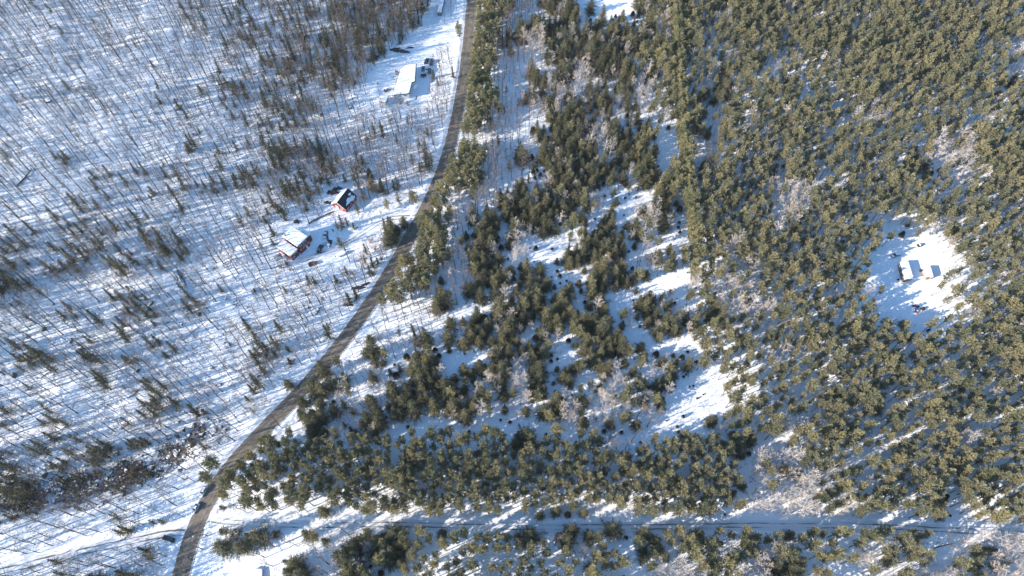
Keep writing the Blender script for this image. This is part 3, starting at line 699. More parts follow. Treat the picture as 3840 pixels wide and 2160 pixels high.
hand('spruce_tree',1,1800,1925,.0001,None) if False else None
hand('spruce_tree',4,830,2050,1.1,'dark spreading spruce beside the road junction')
hand('spruce_tree',4,905,2055,1.0,'wide dark spruce right of the junction spruce')
hand('spruce_tree',1,2145,1990,1.1,'dark round spruce on the lane side below the plantation')
hand('spruce_tree',4,2300,1990,1.1,'broad spruce below the straight lane, snow all round')
hand('spruce_tree',0,2415,2000,1.0,'conical spruce right of the broad lane side spruce')
hand('spruce_tree',1,2025,1935,.7,'small dark spruce at the upper edge of the straight lane')
hand('juniper_bush',1,2130,1930,1.2,'dark round bush between plantation and straight lane')
hand('white_pine',2,2660,1850,.9,'bright rounded olive pine at the lower right corner of the plantation')
hand('white_pine',3,2465,215,1.35,'broad pale green pine crown left of the long pine hedge')
hand('white_pine',0,2150,830,1.0,'pale plumed pine in the middle of the bush area')
hand('aspen_tree',0,1985,880-10,.8,'round twiggy grey brown tree on the snow patch')
hand('aspen_tree',0,2035,150,.85,'white limbed birch near the top of the bush area')
hand('aspen_tree',3,2130,325,.85,'white trunked birch left of the wide pale pine')
hand('aspen_tree',1,1945,1390,1.0,'pale bare tree with dense twigs among dark spruces')
hand('aspen_tree',3,2305,1560,.8,'buff coloured bare crown above the plantation edge')
hand('aspen_tree',3,2430,1545,.75,'greyish bare crown right of the buff coloured one')
hand('aspen_tree',1,2220,1500,.9,'white branched leaning birch above the plantation')
hand('old_tree',0,340,1100,1.1,'thick trunked bare tree with wide crooked limbs on the left slope')
hand('old_tree',1,260,1530,1.0,'dark forked bare tree low on the left slope')
hand('old_tree',0,170,1110,1.0,'bare tree with twin trunks on the left slope')
hand('old_tree',2,3550,2040,1.1,'big pale limbed bare tree in the lower right corner')
hand('fir_tree',0,165*0+470,1985,1.0,'spreading dark fir beside the lower left lane')
for k_, (px_, py_, w_) in enumerate([(3590,1130,'lower right corner'), (3548,1010,'right edge level with the shed'), (3565,915,'upper right edge'), (3505,862,'top edge'), (3580,965,'right edge above the shed'), (3600,1060,'right edge below the shed')]):
    hand('aspen_tree', k_ % 5, px_, py_, .85, 'pale leafless tree at the %s of the right hand yard' % w_)
for k_, (px_, py_) in enumerate([(3345,880), (3305,1085), (3400,1215), (3450,870)]):  # added pines, put in to break up the bright yard with dappled shade
    hand('pine_tree', k_, px_, py_, .8, 'slim pine added for dappled shade in the right hand yard, %s' % ['upper left part', 'at its left edge', 'at its lower edge', 'near the top edge'][k_])
hand('fir_tree',4,1262,842,.7,'bushy fir in front of the cottage gable, left one')
hand('fir_tree',4,1300,832,.75,'bushy fir in front of the cottage gable, right one')
hand('old_tree',1,1250,812,.5,'bushy leafless tree hiding the left gable corner of the cottage')
hand('old_tree',1,1345,815,.55,'leafless tree right below the eave of the cottage')
hand('fir_tree',3,1325,846,.7,'small fir below the right eave of the cottage')
hand('fir_tree',3,1072,985,.6,'small fir against the lower left corner of the red house')
hand('brush_shrub',1,1050,1000,1.0,'brown brush below the gazebo')
hand('brush_shrub',1,1085,1008,1.0,'brown brush under the lower wing of the red house')
hand('fir_tree',0,1018,862,.9,'fir behind the left wing of the red house')
hand('fir_tree',1,1020,905,.7,'small fir left of the gazebo')
hand('rusty_shrub',2,1388,900,1.1,'rust tinted brush on the bank between driveway and road, upper')
hand('rusty_shrub',2,1402,925,1.2,'rust tinted brush on the bank between driveway and road, lower')
hand('old_tree',1,1425,890,.6,'twiggy tree on the bank just right of the driveway')
hand('fir_tree',0,1440,838,.9,'fir group left one, beside the driveway mouth')
hand('fir_tree',4,1466,830,.9,'fir group right one, beside the driveway mouth')
hand('aspen_tree',0,1432,795,.6,'pale trunked tree in the driveway fork')
hand('brush_shrub',1,1500,382,1.2,'brown brush in front of the long white building, left')
hand('brush_shrub',1,1528,386,1.2,'brown brush in front of the long white building, right')
hand('old_tree',1,1655,262,.85,'leafless tree right of the parked cars, between lot and road')
hand('old_tree',0,1668,305,.75,'twiggy leafless tree right of the long white building')
hand('old_tree',1,1615,345,.6,'pinkish leafless tree below right of the long white building')
hand('white_pine',1,770,1790,.95,'olive pine leaning over the right road edge above the white cars')
hand('white_pine',2,800,1740,.95,'large olive pine over the road above the white cars')
hand('old_tree',1,760,2000,.8,'leafless tree at the right corner of the lane junction')
hand('old_tree',0,700,2090,.75,'twiggy tree over the road near the bottom edge')
hand('old_tree',1,690,2130,.6,'rusty brown twigged tree on the road edge at the bottom')
for kind, pi, px, py, s, label, _ in HAND:
    hh = KINDS[kind][pi][3]*s; q = pt(px, py, hh*CROWN_AT[kind]); put(kind, pi, q.x, q.y, R.uniform(0, 6.28), s, label, KINDS[kind][pi][4]*s*1.7)
# the rows of planted pines and the pine hedges
def row(line, step, kind, lo, hi, off=0.0, label=None, wob=.5):
    c = resample(line, step)
    for p in c:
        x = p[0]+R.uniform(-wob, wob)+off; y = p[1]+R.uniform(-wob, wob)
        if not near(x, y, 2.2): put(kind, R.randrange(len(KINDS[kind])), x, y, R.uniform(0, 6.28), R.uniform(lo, hi), label, 2.6)
def base_line(pts, h):                                  # crown-pixel polyline -> base positions
    return np.array([[*pt(px*VS, py*VS, h)[:2]] for px, py in pts])
HEDGE = [(1690,-40),(1698,60),(1706,160),(1712,260),(1718,360),(1728,450),(1742,540),(1752,640)]
hb = base_line(HEDGE, 11)
row(hb, 2.4, 'white_pine', .86, 1.02, wob=.3); row(hb+[2.7, 0], 2.4, 'white_pine', .86, 1.02, wob=.3)

vg = resample(road_c, 4.2); tg = np.gradient(vg, axis=0); tg /= np.linalg.norm(tg, axis=1)[:, None]; ng_ = np.stack([tg[:, 1], -tg[:, 0]], 1); ng_ *= np.where(ng_[:, :1] > 0, -1, 1)
for p, n_ in zip(vg, ng_):
    q = p+n_*R.uniform(11.5, 17); a_, b_ = to_px(q[0], q[1], 0)
    if not (-200 < b_ < 1750) or R.random() < .15: continue
    if min(seg_dist(np.array([q[0]]), np.array([q[1]]), l)[0] for l in (DRIVE_1, DRIVE_2, DRIVE_A)) < 5: continue
    if 'A' == 'A' and any(inside(np.array([q[0]]), np.array([q[1]]), w)[0] for w in FREEW[1:]): continue
    kd = R.choice(['bare_tree', 'bare_tree', 'bare_tree', 'old_tree', 'bare_sapling', 'fir_tree'])
    if b_ < 420: kd = R.choice(['bare_tree', 'bare_tree', 'fir_tree', 'old_tree'])
    if not near(q[0], q[1], 2.5): put(kd, R.randrange(len(KINDS[kd])), q[0], q[1], R.uniform(0, 6.28), R.uniform(.6, .95), None, 3)
lo_x, hi_x, lo_y, hi_y = -365, 365, 12, 435
xs, ys = np.meshgrid(np.arange(lo_x, hi_x, 1.7), np.arange(lo_y, hi_y, 1.7))
xs = xs.ravel()+rng.uniform(-.85, .85, xs.size); ys = ys.ravel()+rng.uniform(-.85, .85, ys.size)
perm = rng.permutation(len(xs)); xs, ys = xs[perm], ys[perm]
g0 = terr(xs, ys, False)
pxg, pyg = to_px(xs, ys, g0)
keep = (pxg > -420) & (pxg < 4260) & (pyg > -330) & (pyg < 2650) & ((pyg < 2400) | (ys > 12))
keep &= seg_dist(xs, ys, road_c) > ROAD_W+1.6
for l, w in ((DRIVE_A, 3.0), (LOT_A, 6.5), (DRIVE_1, 3.4), (DRIVE_2, 2.8), (CARPARK, 3.5), (LANE_W, 3.2), (LANE_E, 4.0)): keep &= seg_dist(xs, ys, l) > w
for w in FREEW: keep &= ~inside(xs, ys, w)
keep &= ~((seg_dist(xs, ys, hb+[1.4, 0]) < 4.9))
xs, ys, g0 = xs[keep], ys[keep], g0[keep]
zg = {}
for hc in (1.0, 5.0, 8.5, 12.5):
    a, b = to_px(xs, ys, g0+hc); zg[hc] = (zone(a, b), a, b)
def lvl(hc): return min((1.0, 5.0, 8.5, 12.5), key=lambda k: abs(k-hc))
clump = vnoise(xs, ys, 16, 21)
for i in range(len(xs)):
    # what crown could stand over this spot: take the zone read at crown height of the likeliest kind
    z12, z8, z5, z1 = zg[12.5][0][i], zg[8.5][0][i], zg[5.0][0][i], zg[1.0][0][i]
    done = False
    for hc, zz in ((12.5, z12), (8.5, z8), (5.0, z5), (1.0, z1)):
        sp, mix = MIX[zz]
        if not mix: continue
        u = R.random(); acc = 0
        for kind, pr, lo, hi in mix:
            acc += pr
            if u <= acc: break
        pi = R.randrange(len(KINDS[kind])); s = R.uniform(lo, hi)
        s *= 1+.12*clump[i]
        if lvl(KINDS[kind][pi][3]*s*CROWN_AT[kind]) != hc: continue
        if kind == 'spruce_tree' and z1 in '.j' and hc > 2 and R.random() < .75: continue
        if zz == 'Q' and ((xs[i]+.05*ys[i]) % 3.9) > 1.9: continue
        rr = sp*(.9 if kind not in ('juniper_bush', 'brush_shrub', 'rusty_shrub', 'bare_sapling') else .66)*R.uniform(.86, 1.12)
        if zz in 'PpSF': rr *= 1-(.5 if zz == 'S' else .4)*clump[i]
        if near(xs[i], ys[i], rr): break
        put(kind, pi, float(xs[i]), float(ys[i]), R.uniform(0, 6.28), s, None, rr); done = True
        break

for p_ in OPENV[:-1]:
    xs_, ys_ = [q[0]*VS for q in p_], [q[1]*VS for q in p_]
    if min(ys_) < 100: continue
    for _ in range(int((max(xs_)-min(xs_))*(max(ys_)-min(ys_))/2600)):
        q = pt(R.uniform(min(xs_)-20, max(xs_)+20), R.uniform(min(ys_)-15, max(ys_)+15)); rr = R.choice([1.4, 1.8, 2.6])
        if not near(q.x, q.y, 1.6): put('juniper_bush', R.randrange(4), q.x, q.y, R.uniform(0, 6), R.uniform(.35, .8), None, 1.2)
# ---- which 300 of each kind become objects of their own
arr_px = [to_px(p[2], p[3], p[4]+KINDS[p[0]][p[1]][3]*p[6]*.5) for p in placed]
def size_px(p, q):
    dist = math.sqrt(p[2]**2+p[3]**2+(p[4]-H)**2); s = KINDS[p[0]][p[1]][3]*p[6]*KINDS[p[0]][p[1]][4]*p[6]/dist**2
    inside_ = 25 < q[0] < 3815 and 25 < q[1] < 2135
    return (1e6 if p[7] else 0)+(s if inside_ else -1)
def region(px, py):
    vx, vy = px/VS, py/VS; rdx = float(np.interp(vy, [e[0] for e in ROAD_E], [(e[1]+e[2])/2 for e in ROAD_E]))
    if vx < rdx:
        if vy > 1330: return 'beside the lower left lane'
        if vy > 1090 and vx < 560: return 'along the rocky ravine' if vy < 1290 else 'below the rocky ravine'
        if vx > 880 and vy < 300: return 'around the long white building'
        if 620 < vx < 1040 and 440 < vy < 720: return 'around the red buildings'
        if vx > 620 and vy <= 440: return 'above the red buildings'
        if vx < 480 and vy < 560: return 'on the upper left slope'
        if vx >= 480 and vy < 560: return 'on the upper middle slope'
        if vy < 820: return 'on the left slope' if vx < 620 else 'on the bank below the red buildings'
        return 'on the lower left slope' if vx < 420 else 'on the bank left of the road'
    if vy > 1335: return 'below the straight lane, left' if vx < 1300 else 'below the straight lane, right'
    if vy > 1090 and vx < 1870: return 'in the plantation strip, left half' if vx < 1250 else 'in the plantation strip, right half'
    if vx-rdx < 95 and vy < 900: return 'along the right edge of the road'
    if 1665 < vx < 1765 and vy < 700: return 'in the long straight hedge row'
    if vx < 1740:
        if vy < 330: return 'in the upper bush area'
        if vx < 1300: return 'between road and bush area'
        return 'in the middle bush area' if vy < 700 else 'around the lower snow clearing'
    if 2150 < vx < 2430 and 480 < vy < 860: return 'around the right hand yard'
    a = 'upper' if vy < 480 else ('middle' if vy < 900 else 'lower')
    b = 'left' if vx < 2050 else ('middle' if vx < 2330 else 'right')
    return 'in the right wood, %s %s part' % (a, b)
LOOK = {'pine_tree': ('tufted olive pine', 'pine tree', 'pines'),
 'white_pine': ('pale olive pine', 'pine tree', 'pale pines'),
 'spruce_tree': ('bushy spruce', 'spruce tree', 'spruces'),
 'fir_tree': ('narrow dark fir', 'fir tree', 'firs'),
 'juniper_bush': ('dark low juniper', 'juniper bush', 'junipers'),
 'bare_tree': ('slender leafless tree', 'bare tree', 'slender bare trees'),
 'bare_sapling': ('thin leafless sapling', 'sapling', 'saplings'),
 'aspen_tree': ('pale branched leafless tree', 'bare tree', 'pale bare trees'),
 'rusty_shrub': ('rust coloured twiggy shrub', 'shrub', 'rusty shrubs'),
 'brush_shrub': ('brown leafless shrub', 'shrub', 'brown shrubs'),
 'old_tree': ('wide limbed leafless tree', 'bare tree', 'wide limbed bare trees')}
STUFF = {'pine_tree': 'pine_forest', 'white_pine': 'pale_pine_forest', 'spruce_tree': 'spruce_forest', 'fir_tree': 'fir_forest', 'juniper_bush': 'juniper_undergrowth',
 'bare_tree': 'leafless_forest', 'bare_sapling': 'sapling_undergrowth', 'aspen_tree': 'pale_leafless_forest', 'rusty_shrub': 'rusty_undergrowth', 'brush_shrub': 'brown_undergrowth', 'old_tree': 'wide_limbed_forest'}
CAP = {k: 290 for k in KINDS}; CAP.update(bare_sapling=200, brush_shrub=150, rusty_shrub=120, aspen_tree=250, old_tree=200)
counts = {}; named = {}
for kind in KINDS:
    idx = [i for i, p in enumerate(placed) if p[0] == kind]
    idx.sort(key=lambda i: -size_px(placed[i], arr_px[i]))
    own = [i for i in idx[:CAP[kind]] if size_px(placed[i], arr_px[i]) > 0]; rest = [i for i in idx if i not in set(own)]
    counts[kind] = (len(own), len(rest))
    look, cat, plural = LOOK[kind]
    for i in own:
        _, pi, x, y, z, rz, s, label = placed[i]; tm, cm, jm, hh, rad = KINDS[kind][pi]
        o = bpy.data.objects.new(kind, None); col.objects.link(o); o.location = (x, y, z-.05); o.rotation_euler = (0, 0, rz); o.scale = (s, s, s*R.uniform(.92, 1.08)); o.empty_display_size = .3
        o['category'] = cat
        if label: o['label'] = label
        else:
            rg = region(*arr_px[i]); named.setdefault((kind, rg), []).append((o, arr_px[i])); o['group'] = '%s %s' % (plural, rg)
        for nm, me_ in (('trunk', tm), ('crown', cm)):
            c = bpy.data.objects.new(nm, me_); col.objects.link(c); c.parent = o
    if rest:
        pc = bpy.data.collections.new(kind+'_kinds')
        for k, (_, _, jm, _, _) in enumerate(KINDS[kind]): pc.objects.link(bpy.data.objects.new('%s_form%02d' % (kind, k), jm))
        n = len(rest); me_ = bpy.data.meshes.new(STUFF[kind]); me_.vertices.add(n)
        P_ = [placed[i] for i in rest]
        me_.vertices.foreach_set('co', np.array([(p[2], p[3], p[4]-.05) for p in P_], np.float32).ravel())
        for nm, ty, vals in (('turn', 'FLOAT', [p[5] for p in P_]), ('size', 'FLOAT', [p[6] for p in P_]), ('form', 'INT', [p[1] for p in P_])):
            at = me_.attributes.new(nm, ty, 'POINT'); at.data.foreach_set('value', np.array(vals, np.float32 if ty == 'FLOAT' else np.int32))
        so = link(STUFF[kind], me_); tag(so, 'the mass of %s further back in the woods' % plural, kind='stuff')
        ng = bpy.data.node_groups.new(STUFF[kind], 'GeometryNodeTree')
        ng.interface.new_socket('Geometry', in_out='INPUT', socket_type='NodeSocketGeometry'); ng.interface.new_socket('Geometry', in_out='OUTPUT', socket_type='NodeSocketGeometry')
        gi = ng.nodes.new('NodeGroupInput'); go = ng.nodes.new('NodeGroupOutput'); m2p = ng.nodes.new('GeometryNodeMeshToPoints'); iop = ng.nodes.new('GeometryNodeInstanceOnPoints')
        ci = ng.nodes.new('GeometryNodeCollectionInfo'); ci.inputs['Collection'].default_value = pc; ci.inputs['Separate Children'].default_value = True; ci.inputs['Reset Children'].default_value = True
        def na(nm, dt):
            a_ = ng.nodes.new('GeometryNodeInputNamedAttribute'); a_.data_type = dt; a_.inputs['Name'].default_value = nm; return a_.outputs['Attribute']
        L_ = ng.links.new; L_(gi.outputs[0], m2p.inputs['Mesh']); L_(m2p.outputs[0], iop.inputs['Points']); L_(ci.outputs[0], iop.inputs['Instance'])
        iop.inputs['Pick Instance'].default_value = True; L_(na('form', 'INT'), iop.inputs['Instance Index'])
        cx = ng.nodes.new('ShaderNodeCombineXYZ'); L_(na('turn', 'FLOAT'), cx.inputs[2]); L_(cx.outputs[0], iop.inputs['Rotation'])
        L_(na('size', 'FLOAT'), iop.inputs['Scale']); L_(iop.outputs[0], go.inputs[0])
        md = so.modifiers.new('instances', 'NODES'); md.node_group = ng
ORD = ('first second third fourth fifth sixth seventh eighth ninth tenth eleventh twelfth thirteenth fourteenth fifteenth sixteenth seventeenth eighteenth nineteenth twentieth').split()
BANDS = {1: [''], 2: ['upper half', 'lower half'], 3: ['upper third', 'middle third', 'lower third'], 5: ['topmost rows', 'upper rows', 'middle rows', 'lower rows', 'bottom rows']}
for (kind, rg), lst in named.items():
    nb = 1 if len(lst) <= 7 else 2 if len(lst) <= 16 else 3 if len(lst) <= 36 else 5
    lst.sort(key=lambda q: q[1][1]); per = math.ceil(len(lst)/nb)
    for bi in range(nb):
        sub = sorted(lst[bi*per:(bi+1)*per], key=lambda q: q[1][0])
        for k, (o, _) in enumerate(sub):
            side, od = ('left', k) if k < (len(sub)+1)//2 else ('right', len(sub)-1-k)
            where = ('leftmost' if side == 'left' else 'rightmost') if od == 0 else '%s from %s' % (ORD[min(od, 19)], side)
            if len(sub) == 1: where = 'only one there' if nb == 1 else 'alone'
            o['label'] = ('%s %s, %s%s' % (LOOK[kind][0], rg, BANDS[nb][bi]+', ' if BANDS[nb][bi] else '', where))
print('TREES', counts, sum(a+b for a, b in counts.values()))
#@@BUILD
# ------------------------------------------------------------ buildings
def xy(v): return (v.x, v.y)
def inset(poly, d):
    n = len(poly); a = sum(poly[i][0]*poly[(i+1) % n][1]-poly[(i+1) % n][0]*poly[i][1] for i in range(n)); sg = 1 if a > 0 else -1; out = []
    for i in range(n):
        p0, p1, p2 = (Vector(poly[i-1]), Vector(poly[i]), Vector(poly[(i+1) % n])); e1 = (p1-p0).normalized(); e2 = (p2-p1).normalized()
        n1 = Vector((-e1.y, e1.x))*sg; n2 = Vector((-e2.y, e2.x))*sg; m = (n1+n2); m = m/max(.3, m.dot(n1)); out.append(tuple(p1+m*d))
    return out
def window_on(root, p0, p1, s, z, w, h, out, frame='trim', label=None, glass='glass', name='window'):
    """a framed window on the wall p0-p1 (world xy), s metres along it, centre height z; out = +1/-1 side the wall faces"""
    a = Vector(p0[:2]); d = (Vector(p1[:2])-a); d.normalize(); n = Vector((-d.y, d.x))*out; c = a+d*s+n*.06; rz = math.atan2(d.y, d.x)
    m = MB(); t = .12
    for (u, v, ww, hh) in ((0, h/2+t/2, w+2*t, t), (0, -h/2-t/2, w+2*t, t), (-w/2-t/2, 0, t, h), (w/2+t/2, 0, t, h)):
        q = c+d*u; m.box((q.x-root.location.x, q.y-root.location.y, z+v-root.location.z), (ww, .12, hh), rz)
    f = part(name, m, M[frame], root)
    g = MB(); g.box((c.x-root.location.x, c.y-root.location.y, z-root.location.z), (w, .05, h), rz); part('pane', g, M[glass], f)
    if label: f['label'] = label
    return f
def local(root, poly): return [(p[0]-root.location.x, p[1]-root.location.y) for p in poly]
def gable(root, ra, rb, wl, wr, ze, zr, zb, wallm, roofl, roofr, over=.45, th=.16, snow=None):
    """gabled building: ridge ra-rb; wl / wr half widths left and right of that direction"""
    ra = Vector(ra[:2]); rb = Vector(rb[:2]); d = (rb-ra).normalized(); n = Vector((-d.y, d.x)); L = (rb-ra).length; lo = root.location
    a = ra+d*over; b = rb-d*over; W = MB(); vs = []
    for p in (a, b):
        for q, z in ((p+n*(wl-over), zb), (p+n*(wl-over), ze), (p, zr-th), (p-n*(wr-over), ze), (p-n*(wr-over), zb)): vs.append((q.x-lo.x, q.y-lo.y, z-lo.z))
    W.add(vs, [(0,1,2,3,4), (9,8,7,6,5), (0,5,6,1), (3,8,9,4), (1,6,7,2), (2,7,8,3)]); part('wall', W, M[wallm], root)
    outs = []
    for sgn, w, m in ((1, wl, roofl), (-1, wr, roofr)):
        k = (zr-ze)/(w-over); z_e = zr-k*w; r_ = MB(); q = [ra, rb, rb+n*sgn*w, ra+n*sgn*w]; zz = [zr, zr, z_e, z_e]
        if sgn < 0: q = q; 
        r_.prism([(p.x-lo.x, p.y-lo.y) for p in q], [z-lo.z-th for z in zz] if True else 0, [z-lo.z for z in zz]) if sgn > 0 else r_.add(
            [(p.x-lo.x, p.y-lo.y, z-lo.z-th) for p, z in zip(q, zz)]+[(p.x-lo.x, p.y-lo.y, z-lo.z) for p, z in zip(q, zz)],
            [(3,2,1,0)[::-1], (4,5,6,7)[::-1], (0,1,5,4), (1,2,6,5), (2,3,7,6), (3,0,4,7)])
        ro = part('roof', r_, M[m], root); outs.append((ro, q, zz))
    return outs
def snow_slab(root, poly, z, th=.28, name='roof_snow', m='roofsnow', tilt=None, cell=.8):
    """a rounded, slightly lumpy slab of snow lying on a flat or leaning roof"""
    lo = root.location; P2 = [Vector(p) for p in poly]; n = len(P2); cx = sum((p for p in P2), Vector((0, 0)))/n
    rings = []; mb = MB()
    for f, h in ((1.0, 0.0), (.992, th*.75), (.965, th), (.90, th*1.04)):
        ring = []
        for i in range(n):
            a, b = P2[i], P2[(i+1) % n]; m_ = max(2, int((b-a).length/1.0))
            for k in range(m_):
                q = a+(b-a)*k/m_; q = cx+(q-cx)*f; zz = (tilt(q) if tilt else z)
                wob = float(vnoise(np.array([q.x]), np.array([q.y]), .9, 8)[0])*.10*(h > 0)
                ring.append((q.x-lo.x, q.y-lo.y, zz+h+wob-lo.z))
        rings.append(ring)
    k = len(rings[0]); vs = [v for r_ in rings for v in r_]+[(cx.x-lo.x, cx.y-lo.y, (tilt(cx) if tilt else z)+th*1.1-lo.z)]
    fs = [(r_*k+i, r_*k+(i+1) % k, (r_+1)*k+(i+1) % k, (r_+1)*k+i) for r_ in range(3) for i in range(k)]+[(3*k+i, 3*k+(i+1) % k, 4*k) for i in range(k)]
    fs.append(tuple(range(k))[::-1]); mb.add(vs, fs); me_ = mb.mesh(name, [M[m]], True)
    b_ = link(name, me_, root); return b_

# two storey red house with snow on its roofs
A, B_, C_, D_ = pt(1097,840,8.3), pt(1154,885,8.3), pt(1114,923,8.3), pt(1054.5,879,8.3)
zb = gnd(*xy(C_)); house = thing('red_house', 'dark red two storey house, snow on its stepped flat roofs, white framed windows', 'house', (C_.x, C_.y, zb-.3))
dF = Vector(((B_-C_).x, (B_-C_).y)).normalized(); nF = Vector((dF.y, -dF.x)); Cc = Vector(xy(C_))
wF = (Vector(xy(B_))-Cc).length; dep = ((Vector(xy(A))-Vector(xy(B_))).length+(Vector(xy(D_))-Cc).length)/2
zt = zb+7.9
def Fp(s, t): return tuple(Cc+dF*s-nF*t)          # along the facade, and back from it
main = [Fp(0, 0), Fp(wF, 0), Fp(wF, dep), Fp(0, dep)]
W = MB(); W.prism(local(house, inset(main, .5)), -1.5, zt-house.location.z-.2); part('wall', W, M['red'], house)
r_ = MB(); r_.prism(local(house, main), zt-house.location.z-.22, zt-house.location.z); ro = part('roof', r_, M['trim'], house, .03)
snow_slab(house, inset(main, .08), zt+.01, .3)
wing = [Fp(-5.6, 0.35), Fp(-.02, .35), Fp(-.02, dep-.4), Fp(-5.6, dep-.4)]; zw = zb+5.4
W = MB(); W.prism(local(house, inset(wing, .45)), -1.5, zw-house.location.z-.2); part('wall', W, M['red'], house)
r_ = MB(); r_.prism(local(house, wing), zw-house.location.z-.22, zw-house.location.z); part('roof', r_, M['trim'], house, .03)
snow_slab(house, inset(wing, .1), zw+.01, .3)
sm = [Fp(wF+.02, 1.6), Fp(wF+3.0, 1.6), Fp(wF+3.0, 7.2), Fp(wF+.02, 7.2)]; zs = zb+5.6
W = MB(); W.prism(local(house, inset(sm, .35)), -1.5, zs-house.location.z-.2); part('wall', W, M['red'], house)
r_ = MB(); r_.prism(local(house, sm), zs-house.location.z-.2, zs-house.location.z); part('roof', r_, M['trim'], house, .03); snow_slab(house, inset(sm, .1), zs+.01, .25)
f0, f1 = Fp(0, .5), Fp(wF, .5); o_ = 1 if Vector((-dF.y, dF.x)).dot(nF) > 0 else -1
for s_, z_, w_, h_ in ((2.0, 5.9, 1.1, 1.1), (4.9, 5.9, 1.9, 1.2), (6.6, 3.1, 1.1, 1.2), (3.9, 3.1, 1.7, 1.3), (1.4, 3.0, .6, .6)): window_on(house, f0, f1, s_, zb+z_, w_, h_, o_)
g0_, g1_ = Fp(-5.6, .8), Fp(0, .8)
for s_, z_, w_, h_ in ((1.6, 2.0, 1.3, 1.1), (3.6, 3.9, 1.6, .9)): window_on(house, g0_, g1_, s_, zb+z_, w_, h_, o_)
dk = MB()
for k in range(9): q = Fp(-.35+.0*k, .6+k*.85); dk.box((q[0]-house.location.x, q[1]-house.location.y, zw+.75-house.location.z), (.08, .08, 1.0))
q0, q1 = Fp(-.35, .6), Fp(-.35, .6+8*.85); dk.tube([(q0[0]-house.location.x, q0[1]-house.location.y, zw+1.25-house.location.z), (q1[0]-house.location.x, q1[1]-house.location.y, zw+1.25-house.location.z)], [.07, .07], 4)
part('railing', dk, M['black'], house)
ch = MB(); q = Fp(1.2, dep-1.4); ch.box((q[0]-house.location.x, q[1]-house.location.y, zt+.6-house.location.z), (.6, .6, 1.4)); part('chimney', ch, M['greymetal'], house)
dr = MB(); q = Vector(Fp(5.1, .42)); dr.box((q.x-house.location.x, q.y-house.location.y, zb+1.1-house.location.z), (1.0, .08, 2.1), math.atan2(dF.y, dF.x)); dd = part('door', dr, M['trim'], house)

# cottage with the black roof
Ra, Rb = pt(1305.5,706,6.6), pt(1263,759,6.6); er, er2 = pt(1343,742,3.5), pt(1299,794,3.5); el, el2 = pt(1289,710,3.5), pt(1243,765,3.5)
zb = gnd(*xy(Rb)); zb = min(zb, gnd(*xy(er2)))
cot = thing('red_cottage', 'red cottage with a steep black metal roof, one snowy slope and a snow patch', 'house', (Rb.x, Rb.y, zb-.2))
dd_ = Vector(((Rb-Ra).x, (Rb-Ra).y)).normalized(); nn = Vector((-dd_.y, dd_.x))
def perp(p): return abs((Vector(xy(p))-Vector(xy(Ra))).dot(nn))
wr_ = (perp(er)+perp(er2))/2; wl_ = (perp(el)+perp(el2))/2
side_r = (Vector(xy(er))-Vector(xy(Ra))).dot(nn) > 0
hw = max(3.8, min(6.0, (wr_+wl_)/2))
zr = (Ra.z+Rb.z)/2; ze = zr-3.5
rp = gable(cot, Ra, Rb, hw, hw, ze, zr, zb-1.2, 'brightred', 'darkroof', 'darkroof')
for (ro, q, zz), is_r in zip(rp, (side_r, not side_r)):
    me_ = ro.data
    a_, b_, c_, d_ = [Vector((p.x, p.y, z)) for p, z in zip(q, zz)]                # ridge a-b, eave d-c
    def on(u, v): p = a_+(b_-a_)*u+(d_-a_)*v; return p
    nz = (b_-a_).cross(d_-a_).normalized(); nz = nz if nz.z > 0 else -nz
    def patch(outline, th):
        m = MB(); k = len(outline); v0 = [on(u, v)+nz*.005-cot.location for u, v in outline]; v1 = [p+nz*th for p in v0]
        cu = sum(u for u, v in outline)/k; cv = sum(v for u, v in outline)/k; v2 = [(on(cu+(u-cu)*.9, cv+(v-cv)*.9)+nz*(th*1.25)-cot.location) for u, v in outline]
        m.add(v0+v1+v2+[on(cu, cv)+nz*th*1.3-cot.location], [(i, (i+1) % k, k+(i+1) % k, k+i) for i in range(k)]+[(k+i, k+(i+1) % k, 2*k+(i+1) % k, 2*k+i) for i in range(k)]+[(2*k+i, 2*k+(i+1) % k, 3*k) for i in range(k)])
        return link('roof_snow', m.mesh('roof_snow', [M['roofsnow']], True), cot)
    if is_r:
        ol = []
        for i in range(40):
            t = i/40*2*math.pi; ol.append((.40+.30*math.cos(t)*(1+.25*math.sin(3*t+1))+.05*math.sin(7*t), .74+.22*math.sin(t)*(1+.3*math.sin(4*t))+.04*math.sin(9*t)))
        patch([(u, min(.985, v)) for u, v in ol], .12)
        patch([(.2+.08*math.cos(t/16*6.283)*(1+.3*math.sin(t)), .42+.10*math.sin(t/16*6.283)) for t in range(16)], .1)
    else: patch([(.01, .03), (.3, .03), (.6, .04), (.99, .03), (.99, .5), (.985, .98), (.7, .97), (.3, .99), (.01, .98), (.01, .5)], .2)
for e_, nm in ((Rb, 0), (Ra, 1)):                                                   # white barge boards
    m = MB(); s_ = 1 if nm == 0 else -1
    for sg in (1, -1):
        p = Vector(xy(e_))+dd_*s_*.06; q = p+nn*sg*hw; k = (zr-ze)/(hw-.45)
        m.tube([(p.x-cot.location.x, p.y-cot.location.y, zr-.12-cot.location.z), (q.x-cot.location.x, q.y-cot.location.y, zr-k*hw-.12-cot.location.z)], [.14, .14], 4)
    part('barge_board', m, M['trim'], cot)
gc = Vector(xy(Rb))-dd_*.45; ga = gc-nn*hw; gb = gc+nn*hw
og = 1 if Vector((-(gb-ga).y, (gb-ga).x)).dot(dd_) > 0 else -1
